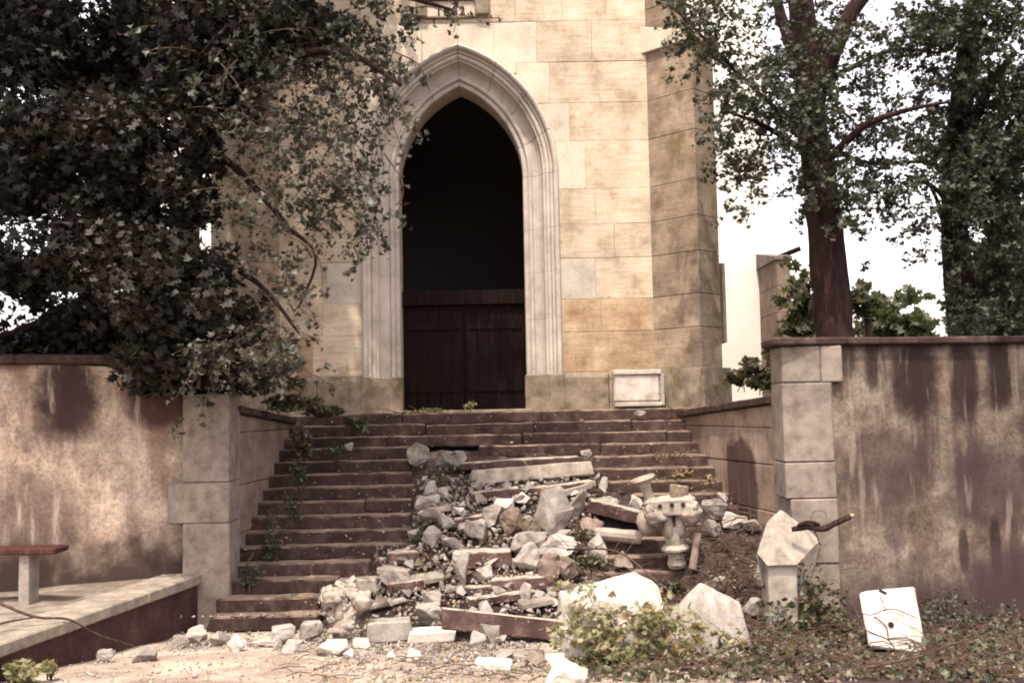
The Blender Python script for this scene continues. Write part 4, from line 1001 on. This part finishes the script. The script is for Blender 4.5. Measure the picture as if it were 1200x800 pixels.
# ---- left maple
lt=empty('maple_tree',at(165,460,13.6)); lt.location.z=2.45; tag(lt,'big dark maple overhanging the left wall and the left half of the church','tree')
tb=at(168,470,13.7)
branch(lt,[(tb.x,13.7,2.3),(tb.x+.02,13.7,3.2),at(172,330,13.6),at(166,200,13.5),at(150,60,13.4),at(140,-150,13.3)],.30,.16,M['bark'],'trunk',14,.12)
for c,r0,r1 in [([at(165,230,13.5),at(215,152,12.8),at(250,178,12.4),at(285,205,12.1),at(335,262,11.8)],.09,.03),
  ([at(160,140,13.4),at(230,90,12.6),at(320,70,12.0),at(400,60,11.5),at(470,100,11.2)],.10,.02),
  ([at(150,60,13.4),at(240,0,12.6),at(340,-30,12),at(450,-10,11.3),at(530,12,11.2)],.10,.015),
  ([at(170,330,13.6),at(230,300,12.8),at(300,330,12.2),at(350,390,11.9)],.07,.015),
  ([at(160,250,13.5),at(90,180,12.8),at(20,150,12),at(-80,120,11.5)],.12,.04),
  ([at(170,360,13.6),at(110,350,13),at(40,380,12.3),at(-20,400,12)],.08,.02),
  ([at(330,262,11.8),at(370,300,11.6),at(350,360,11.5)],.03,.01),([at(205,160,13),at(212,185,12.9),at(236,192,12.8)],.03,.02)]:
    branch(lt,c,r0,r1,M['bark'])
dense=[]
for (x,y,rx,ry,n) in [(-40,40,110,120,1300),(60,60,110,110,1800),(170,60,110,110,1800),(270,50,90,90,1300),(350,40,80,60,800),(50,170,110,80,1500),(150,180,90,90,1500),(120,290,110,70,1700),(200,330,90,80,1600),(110,390,100,60,1500),(190,420,80,45,1200),(20,230,70,60,600),(-40,330,80,150,700),(15,330,50,40,260),(20,410,70,28,500),(250,440,90,35,900),(250,380,70,50,700),(235,120,70,50,500),(212,225,30,40,420),(228,190,18,22,120),(130,240,60,30,420),(60,215,60,28,380),(60,320,40,30,200),(240,165,22,32,300),(240,232,20,36,300)]:
    dense.append((x,y,random.uniform(11.6,13.2),rx,ry,random.uniform(.6,1.3),int(n*3.3)))
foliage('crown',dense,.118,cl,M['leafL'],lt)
fr=[]
for (x,y,rx,ry,n) in [(330,110,90,70,700),(400,60,70,60,600),(380,150,70,60,520),(420,200,45,60,330),(350,210,80,45,520),(300,250,60,40,330),(400,240,50,40,300),(430,270,28,28,110),(440,100,40,60,260),(455,30,40,35,250),(300,170,60,50,300),(310,330,60,50,260),(350,350,35,30,90),(330,410,50,25,200),(280,400,70,40,420),(360,435,35,15,90),(350,290,35,20,60),(240,475,22,18,60),(300,60,80,60,500),(470,10,30,20,80),(455,120,25,60,150),(450,200,22,50,110),(440,60,40,50,260),(410,180,60,60,260),(350,120,80,80,420)]:
    fr.append((x+random.uniform(0,16),y,random.uniform(11.0,11.9),rx,ry,random.uniform(.25,.7),int(n*1.75)))
sprays('outer_foliage',[(q[0]-14,)+q[1:6]+(int(q[6]*.46),) for q in fr],.108,mp,M['leafLit'],lt,wood='twig',spread=.85)
# crown outside the frame that shades the wall and steps
offc=[]
for _ in range(11): offc.append((random.uniform(-450,200),random.uniform(-480,-170),random.uniform(9.0,11.2),120,80,.9,520))
for _ in range(9): offc.append((random.uniform(300,540),random.uniform(-330,-120),random.uniform(9.8,12.5),110,60,.8,260))
for _ in range(46):
    offc.append((random.uniform(-550,390),random.uniform(-560,-110),random.uniform(10.5,15.8),190,110,1.3,560))
foliage('unseen_crown',offc,.24,cl,M['leafL'],lt)
# sprigs of single leaves
leafme=bpy.data.meshes.new('leaf'); leafme.from_pydata(mp[0].tolist(),[],mp[1].tolist()); leafme.materials.append(M['leafL'])
sprigs=[[(470,15),(500,8),(540,18),(590,22)],[(520,-5),(535,12),(532,38)],[(460,60),(490,75),(500,95)],[(440,90),(458,140),(475,185)],[(450,180),(472,215),(468,245)],[(400,250),(430,265),(452,290)],
 [(330,270),(372,300),(378,345)],[(300,310),(340,330),(372,342)],[(310,330),(350,345),(372,380)],[(300,380),(340,385),(378,400)],[(330,420),(370,440),(395,455)],[(245,455),(243,470),(240,492)],[(380,200),(410,230),(440,240)],[(410,120),(440,150),(450,200)],[(300,350),(312,380),(318,410)],[(360,90),(400,120),(420,160)],[(415,290),(420,305),(408,325)]]
for sp in sprigs:
    Y=random.uniform(10.9,11.5); P=smooth_path([at(x,y,Y+random.uniform(-.1,.1)) for x,y in sp],6)
    bm=bmesh.new(); tube_mesh(bm,P,lerp_list(.010,.004,len(P)),5); bmobj('twig',bm,M['twig'],lt)
    for p in P[3:]:
        for _ in range(random.choice((0,1,1,2))):
            o=bpy.data.objects.new('leaf',leafme); s=random.uniform(.09,.16); o.scale=(s,s,s); COL.objects.link(o); o.parent=lt
            o.location=p-lt.location+Vector((random.uniform(-.06,.06),random.uniform(-.06,.06),random.uniform(-.09,.03)))
            o.rotation_euler=(R(random.uniform(30,150)),R(random.uniform(-40,40)),random.uniform(0,6.3))
# broken stump beside it
sp=at(217,300,14.1); st=empty('tree_stump',(sp.x,14.1,2.45)); tag(st,'thick broken off reddish trunk with rounded top left of the church','tree')
bm=bmesh.new(); zt=zat(217,190,14.1); tube_mesh(bm,[(sp.x,14.1,2.3),(sp.x,14.1,3.4),(sp.x-.02,14.1,4.6),(sp.x,14.1,zt-.15),(sp.x,14.1,zt-.04),(sp.x,14.1,zt)],[.27,.23,.21,.20,.16,.06],14,.1,4); bmobj('trunk',bm,M['bark'],st,True)
# far trees seen through gaps at left
def far_tree(label,px,py,Y,rx,ry,n,size=.3,nm='tree',mat='leafFar',trunk=True):
    c=at(px,py,Y); t=empty(nm,(c.x,Y,2.45)); tag(t,label,'tree' if nm!='bush' else 'bush')
    sprays('crown',[(px,py,Y,rx,ry,rx*Y/F,int(n*.7)),(px-rx*.5,py+ry*.4,Y,rx*.6,ry*.6,rx*Y/F*.6,n//2),(px+rx*.55,py+ry*.45,Y,rx*.55,ry*.55,rx*Y/F*.6,n//2)],size,cl,M[mat],t,spread=.6)
    if trunk: branch(t,[(c.x,Y,2.2),(c.x+.1,Y,(c.z+2.4)/2),(c.x,Y,c.z+.3)],.15,.05,M['bark'],'trunk')
    return t
far_tree('pale green far tree seen low through the gap at the left edge',48,400,26,26,22,420,.3)
far_tree('rounded light green tree beyond the right wall between the two trunks',1050,372,30,40,38,1300,.3)
far_tree('leafy green bush between the nave buttress and the nearer right trunk',946,350,21,20,60,900,.22,'bush')
far_tree('sparse green tree low beyond the wall right of the nearer trunk',1012,345,24,14,22,220,.22)
far_tree('dark leafy tree filling the far right edge behind the wall',1185,330,19,50,80,2600,.22,'tree','leafR')
# ---- right trees
rt=empty('maple_tree',at(975,400,15)); rt.location.z=2.45; tag(rt,'tree with thick reddish trunk just behind the right wall coping, nearer the church','tree')
a=at(977,400,15)
branch(rt,[(a.x,15,2.2),at(978,400,15),at(972,320,15),at(962,230,15),at(952,150,15),at(945,60,15),at(930,-60,15)],.31,.17,M['bark'],'trunk',16,.14)
for c,r0,r1 in [([at(958,110,15),at(985,40,14.9),at(1015,-10,14.8),at(1060,-60,14.7)],.16,.08),([at(950,110,15),at(925,50,15.1),at(905,-20,15.2)],.12,.07),([at(960,200,15),at(1010,150,14.5),at(1060,130,14.2),at(1110,120,14)],.07,.02),
  ([at(960,190,15),at(900,150,14.6),at(850,130,14.3)],.06,.015),([at(958,160,15),at(1010,190,15.3),at(1080,190,15.8),at(1120,200,16)],.045,.015),([at(960,170,15),at(890,110,15),at(820,40,14.6),at(790,10,14.5)],.045,.01),([at(890,170,14.6),at(880,190,14.5),at(866,204,14.5)],.02,.012),([at(960,100,15),at(1040,60,15),at(1100,62,15)],.04,.02)]: branch(rt,c,r0,r1,M['bark'])
cr=[]
for (x,y,rx,ry,n) in [(850,50,60,50,420),(890,110,60,50,520),(860,160,50,45,360),(935,50,60,60,500),(960,130,55,60,560),(1000,40,70,45,420),(1040,120,80,45,560),(1020,180,70,40,420),(1070,60,70,50,460),(1090,150,60,45,460),(880,215,35,30,150),(960,215,30,30,170),(1040,225,60,30,260),(850,258,14,14,30),(820,30,40,40,160),(845,120,25,50,150),(1000,250,50,22,110),(1050,285,60,20,70),(1090,240,40,50,200),(930,150,30,90,300)]:
    for _ in range(4): cr.append((x+random.gauss(0,rx*.45),y+random.gauss(0,ry*.45),random.uniform(14.0,15.8),rx*random.uniform(.45,.8),ry*random.uniform(.4,.75),random.uniform(.3,.6),int(n*.60)))
cr+=[(950,170,14.1,34,40,.25,420),(965,110,14.1,40,50,.25,420),(970,205,14.3,22,22,.2,140),(830,20,14.2,36,30,.4,260),(800,14,14.3,28,14,.3,110)]
sprays('crown',cr,.118,mp,M['leafR'],rt,spread=.95,per=17)
foliage('unseen_crown',[(random.uniform(850,1300),random.uniform(-350,-80),random.uniform(14,16.5),130,80,1.2,420) for _ in range(10)],.22,cl,M['leafR'],rt)
r2=empty('maple_tree',at(1130,400,16)); r2.location.z=2.45; tag(r2,'tree with darker ivy clad trunk at the right edge of the photo','tree')
a=at(1132,400,16)
branch(r2,[(a.x,16,2.2),at(1130,400,16),at(1124,330,16),at(1118,250,16),at(1125,140,16),at(1140,20,16),at(1150,-80,16)],.26,.15,M['bark'],'trunk',14,.15)
branch(r2,[at(1118,250,16),at(1095,220,15.8),at(1060,205,15.6)],.05,.02,M['bark']); branch(r2,[at(1120,200,16),at(1150,120,15.5),at(1190,60,15)],.10,.05,M['bark']); branch(r2,[at(1112,300,16),at(1100,240,15.8),at(1080,200,15.7)],.045,.02,M['bark'])
branch(r2,[at(1178,400,16.2),at(1180,300,16),at(1170,200,15.9)],.16,.10,M['bark'],'trunk',10)
cr=[]
for (x,y,rx,ry,n) in [(1150,40,60,55,1000),(1180,110,50,60,1000),(1120,110,50,50,560),(1150,180,60,50,1100),(1180,250,45,60,1000),(1145,240,35,55,600),(1160,320,40,60,900),(1195,350,30,50,600),(1135,350,22,50,320),(1110,170,45,35,360),(1190,180,40,60,700),(1100,30,55,40,400),(1210,60,50,80,600),(1150,380,45,20,400),(1120,300,25,60,160)]:
    for _ in range(4): cr.append((x+random.gauss(0,rx*.4),y+random.gauss(0,ry*.4),random.uniform(14.4,16.2),rx*random.uniform(.4,.65),ry*random.uniform(.35,.6),random.uniform(.3,.7),int(n*.62)))
sprays('crown',cr,.122,mp,M['leafR'],r2,spread=1.0,per=17)
foliage('unseen_crown',[(random.uniform(1100,1500),random.uniform(-350,-80),random.uniform(14,17),140,90,1.2,420) for _ in range(8)],.24,cl,M['leafR'],r2)
shade=[]  # unseen canopy added toward the camera to shade the right wall and ground
for _ in range(8):
    X=random.uniform(5.4,10); Y=random.uniform(8.0,12.4); Z=random.uniform(7.6,9.6); d=(Vector((X,Y,Z))-Vector((0,0,EYE)))/Y
    px=600+F*d.x; py=478-F*d.z; shade.append((px,py,Y,120,70,.9,430))
foliage('unseen_crown',shade,.22,cl,M['leafR'],r2)
# ---- plants behind and on walls
def plant(label,spec,size,base,mat,cat='plant',nm='shrub',stems=6,up=.5):
    c=at(spec[0][0],spec[0][1]+spec[0][4],spec[0][2]); t=empty(nm,c); tag(t,label,cat)
    for _ in range(stems):
        s=random.choice(spec); q=at(s[0]+random.uniform(-.8,.8)*s[3],s[1]+random.uniform(-.8,.2)*s[4],s[2]); q0=at(s[0]+random.uniform(-.4,.4)*s[3],s[1]+s[4],s[2])
        branch(t,[q0,(q0+q)/2+Vector((random.uniform(-.05,.05),0,.03)),q],.008,.004,M['twig'],'stem',5,0)
    foliage('foliage',spec,size,base,M[mat],t,up); return t
plant('low ivy and weeds between the buttress plinth and the right pier',[(866,443,15.0,20,16,.3,260),(895,447,14.4,26,16,.3,300),(905,420,14.3,14,22,.2,160),(880,430,14.5,20,14,.3,120)]*2,.11,ov,'leafIvy','plant','shrub')
plant('ivy trailing over the top left corner of the steps',[(330,470,14.2,50,14,.3,500),(385,480,15.2,50,12,.3,420),(420,500,15.2,30,18,.3,180),(350,510,14.6,22,35,.25,260),(365,480,15,40,8,.3,200),(330,440,14.2,60,18,.3,300)],.10,ov,'leafIvy','ivy','ivy')
plant('dark weeds rooted along the left ends of the steps',[(350,560,13.9,24,30,.15,160),(320,630,13.2,28,40,.15,240),(290,680,12.7,24,25,.12,130),(390,530,14.9,24,12,.2,120),(340,600,13.5,20,30,.15,130)],.065,ov,'leafR','weeds','weeds',10)
plant('yellow green weed clump at the lower left corner below the terrace',[(25,788,9.0,34,18,.25,330),(60,782,9.1,16,14,.15,90)],.085,ov,'leafPale','plant','weed',8)
plant('small weeds sprouting on the landing before the door',[(500,480,16.2,40,6,.2,160),(550,474,16.4,14,8,.15,60),(470,482,16.1,60,5,.2,120)],.055,ov,'leafPale','weeds','weeds',6)
plant('mossy yellow weeds at the left rim of the rubble',[(500,625,13.3,26,16,.2,170),(520,560,14.2,26,14,.2,110),(470,690,12.4,20,8,.2,60)],.055,ov,'leafIvy','weeds','weeds',3)
plant('leafy weeds on the upper right steps by the side wall',[(800,556,14.2,32,10,.2,150),(830,560,13.9,18,12,.2,90),(790,530,14.7,30,8,.2,50)],.06,ov,'litter','weeds','weeds',12)
plant('leafy twig tangle between white boulder and finial',[(690,660,12.2,34,20,.2,330),(740,680,12.0,50,14,.2,300),(790,690,11.8,30,14,.2,200),(685,625,12.8,12,20,.1,70)],.065,ov,'leafIvy','foliage','fallen_foliage',8)
# ---- fallen branches, vines and wilted leaves in the right foreground
def fallen(label,ctrl,r0,r1,leafspec=None,size=.1,base=mp,mat='leafPale',side=6,bmat='twig'):
    P=[hit(x,y)+Vector((0,0,l)) for x,y,l in ctrl]; t=empty('fallen_branch',P[0]); tag(t,label,'branch')
    branch(t,P,r0,r1,M[bmat],'stem',7,.15)
    for _ in range(side):
        i=random.randrange(len(P)-1); q=P[i].lerp(P[i+1],random.random()); d=Vector((random.uniform(-.5,.5),random.uniform(-.3,.3),random.uniform(-.02,.25)))
        branch(t,[q,q+d*.5+Vector((0,0,.03)),q+d],r1*.8,r1*.4,M[bmat],'twig',5,0)
    if leafspec: sprays('foliage',[q[:3]+(q[3]*1.1,q[4]*1.1,q[5])+(int(q[6]*.6),) for q in leafspec],size*1.05,base,M[mat],t,.5,9,.8,'twig')
    return t
fallen('wilted leafy branch draped over the front of the largest white block',[(665,700,.55),(700,705,.62),(735,720,.6),(790,745,.45),(840,755,.3)],.014,.006,
  [(690,745,9.35,30,35,.12,330),(715,720,9.50,30,22,.12,264),(740,745,9.35,30,40,.12,418),(700,785,9.35,34,16,.15,286),(755,770,9.35,30,24,.15,264),(770,720,9.50,22,22,.12,132),(665,775,9.35,24,20,.1,132),(680,705,9.50,26,10,.1,88),(735,720,9.45,40,30,.1,120),(720,770,9.3,50,22,.15,220),(775,735,9.4,26,26,.1,120)],.105,mp,'leafPale',14)
fallen('long thin branch with pale leaves reaching across below the grey gable stone',[(690,715,.5),(760,735,.42),(830,745,.3),(900,760,.2),(985,790,.1)],.012,.006,
  [(825,735,9.50,24,10,.12,110),(780,745,9.35,30,16,.12,176),(870,750,9.35,30,10,.12,88)],.12,mp,'leafPale',14)
fallen('heap of green leafy branches at the foot of the gabled pinnacle',[(900,740,.25),(940,715,.4),(980,720,.3),(1010,745,.15)],.012,.006,
  [(925,715,11.3,26,22,.15,396),(950,705,11.4,30,20,.15,418),(905,750,11.0,30,20,.15,374),(960,740,11.1,36,20,.2,484),(990,725,11.4,24,16,.15,264)],.10,mp,'leafIvy',14)
fallen('green creeper mass along the bottom edge left of the white squared block',[(820,790,.1),(880,775,.18),(940,780,.15),(1000,790,.1)],.010,.005,
  [(860,780,9.35,40,16,.3,506),(920,785,9.35,44,16,.3,572),(800,785,9.35,40,12,.3,374),(980,785,9.35,40,12,.3,352),(750,790,9.35,30,10,.2,198)],.10,mp,'leafIvy',16)
fallen('dark creeper and debris under the right wall at the photo edge',[(1010,790,.05),(1080,785,.12),(1140,760,.1),(1200,750,.08)],.014,.006,
  [(1110,745,11.6,34,26,.3,660),(1150,755,11.3,40,24,.3,726),(1190,745,11.6,30,26,.3,572),(1080,785,9.35,50,12,.3,440),(1160,785,9.35,50,12,.3,440),(1100,715,11.9,26,20,.15,264)],.085,mp,'leafR',16)
fallen('bare branch lying across the terrace edge down to the ground at left',[(-20,705,.12),(40,722,.10),(75,728,.1)],.016,.014,None,side=0)
t=empty('fallen_branch',at(0,705,9.8)); tag(t,'thin bare branch reaching over the terrace edge to the ground at left','branch')
branch(t,[at(-10,702,9.6),at(40,722,9.7),at(80,725,9.9),at(112,742,10.2),at(158,757,10.6)],.016,.007,M['twig'],'stem',7,.15); branch(t,[at(-30,738,9.2),at(10,728,9.5),at(40,723,9.7)],.012,.008,M['twig'],'twig',6,.1)
bpy.data.objects.remove([o for o in bpy.data.objects if o.get('label','').startswith('bare branch lying')][0].children[0]); bpy.data.objects.remove([o for o in bpy.data.objects if o.get('label','').startswith('bare branch lying')][0])
# broken branch lying on the gable
Yb=11.12; t=empty('broken_branch',at(965,615,Yb)); tag(t,'thick snapped branch with a pale split end resting on the gabled pinnacle','branch')
branch(t,[at(928,620,Yb+.05),at(945,617,Yb),at(962,620,Yb-.02),at(980,612,Yb),at(996,605,Yb+.02)],.030,.034,M['bark'],'stem',8,.35)
branch(t,[at(996,605,Yb+.02),at(1001,603,Yb+.02)],.030,.014,M['rawwood'],'split_end',8,.5)
branch(t,[at(935,615,Yb),at(948,611,Yb-.05),at(960,615,Yb)],.02,.02,M['bark'],'fork',7,.3); branch(t,[at(950,615,Yb-.03),at(956,625,Yb-.1),at(962,640,Yb-.1)],.012,.005,M['bark'],'twig',6,.2)
branch(t,[at(950,610,Yb),at(954,599,Yb),at(966,599,Yb),at(968,606,Yb)],.005,.004,M['twig'],'tendril',5,0)
# vines across the white squared block
t=empty('creeper',at(1045,730,9.85)); tag(t,'thin brown creeper stems crossing the face of the white squared block','creeper')
Yv=9.865
for c in ([(1003,716),(1020,720),(1045,713),(1075,724)],[(1004,732),(1024,742),(1042,750),(1052,768)],[(1024,722),(1038,733),(1041,748)],[(1041,748),(1062,747),(1086,757)]):
    branch(t,[at(x,y,Yv+.17-.0026*(y-690)) for x,y in c],.0065,.005,M['twig'],'stem',5,0)
# dry twigs
for i,(lbl,c,Y) in enumerate([('upright reddish twig standing in the middle of the rubble',[(590,712),(597,680),(594,650)],12.4),('twig slanting across the left rim of the rubble',[(480,640),(505,655),(530,690)],12.7),('snapped pale twig on the dark left steps',[(282,672),(290,660),(297,646)],12.8),('thin red twig stretched down the brush right of the finial',[(822,640),(835,665),(850,690)],12.1),('bare forked twig lying on the upper right steps',[(755,540),(780,530),(800,545)],14.6),('pale broken branch piece on the dark ground at lower right',[(1110,796),(1130,793),(1150,792)],10.4),('pale dry branch at the right edge of the dark ground',[(1165,780),(1185,776),(1215,772)],10.8)]):
    P=[at(x,y,Y) for x,y in c]; t=empty('twig',P[0]); tag(t,lbl,'twig'); branch(t,P,.012,.007,M['twig'],'stem',6,.2); branch(t,[P[1],P[1]+Vector((.08,-.03,.1))],.007,.004,M['twig'],'side_twig',5,0)
# brush on the right: tangle of twigs
bm=bmesh.new()
for _ in range(190):
    x=random.uniform(800,895); y=random.uniform(585,712); p=hit(x,y)+Vector((0,0,random.uniform(0,.12))); d=Vector((random.uniform(-.35,.35),random.uniform(-.2,.2),random.uniform(-.10,.12)))
    tube_mesh(bm,[p-d*.5,p+Vector((0,0,.03)),p+d*.5],random.uniform(.003,.009),4)
for _ in range(330):
    x=random.uniform(720,1200); y=random.uniform(735,800); p=hit(x,y)+Vector((0,0,random.uniform(0,.14))); d=Vector((random.uniform(-.4,.4),random.uniform(-.2,.2),random.uniform(-.08,.08)))
    tube_mesh(bm,[p-d*.5,p+Vector((0,0,.03)),p+d*.5],random.uniform(.003,.007),4)
for _ in range(130):
    x=random.uniform(330,720); y=random.uniform(740,800); p=hit(x,y)+Vector((0,0,random.uniform(0,.05))); d=Vector((random.uniform(-.3,.3),random.uniform(-.2,.2),random.uniform(-.03,.03)))
    tube_mesh(bm,[p-d*.5,p+Vector((0,0,.02)),p+d*.5],random.uniform(.003,.006),4)
o=bmobj('brushwood',bm,M['twig']); tag(o,'tangle of thin dry reddish twigs over the right of the steps and the foreground','brushwood',kind='stuff')
# leaf litter and ground cover
def litter(name,label,n,regions,size,base,mat,lift=.02,up=1.2):
    P=scatter_px(n,regions)
    if name=='ground_cover': P=[p for p in P if nz(p,2.2,3)+.5*nz(p,5,1)>-.12 or random.random()<.12]
    n=len(P); P=np.array([[p.x,p.y,p.z+random.uniform(0,lift)*(.3+max(0,nz(p,3,9)))] for p in P]); o=scatter(name,P,size*RNG.uniform(.4,1.4,n),base,M[mat],None,up); tag(o,label,'litter',kind='stuff')
litter('leaf_litter','dry fallen leaves scattered on steps, rubble and ground',1700,[(380,740,1200,800,1),(470,560,700,740,.6),(800,580,890,700,.5),(280,485,820,560,.22),(270,560,480,740,.26)],.05,ov,'litter')
litter('ground_cover','low green creeper leaves over the right foreground',5200,[(690,745,1200,800,1.2),(860,700,1000,760,.8),(1080,720,1200,760,1)],.10,mp,'leafIvy',.14,.5)
litter('green_scraps','torn green leaves lying in the sunlit dust',350,[(380,755,760,800,1),(230,740,400,790,.3)],.07,mp,'leafPale',.03)
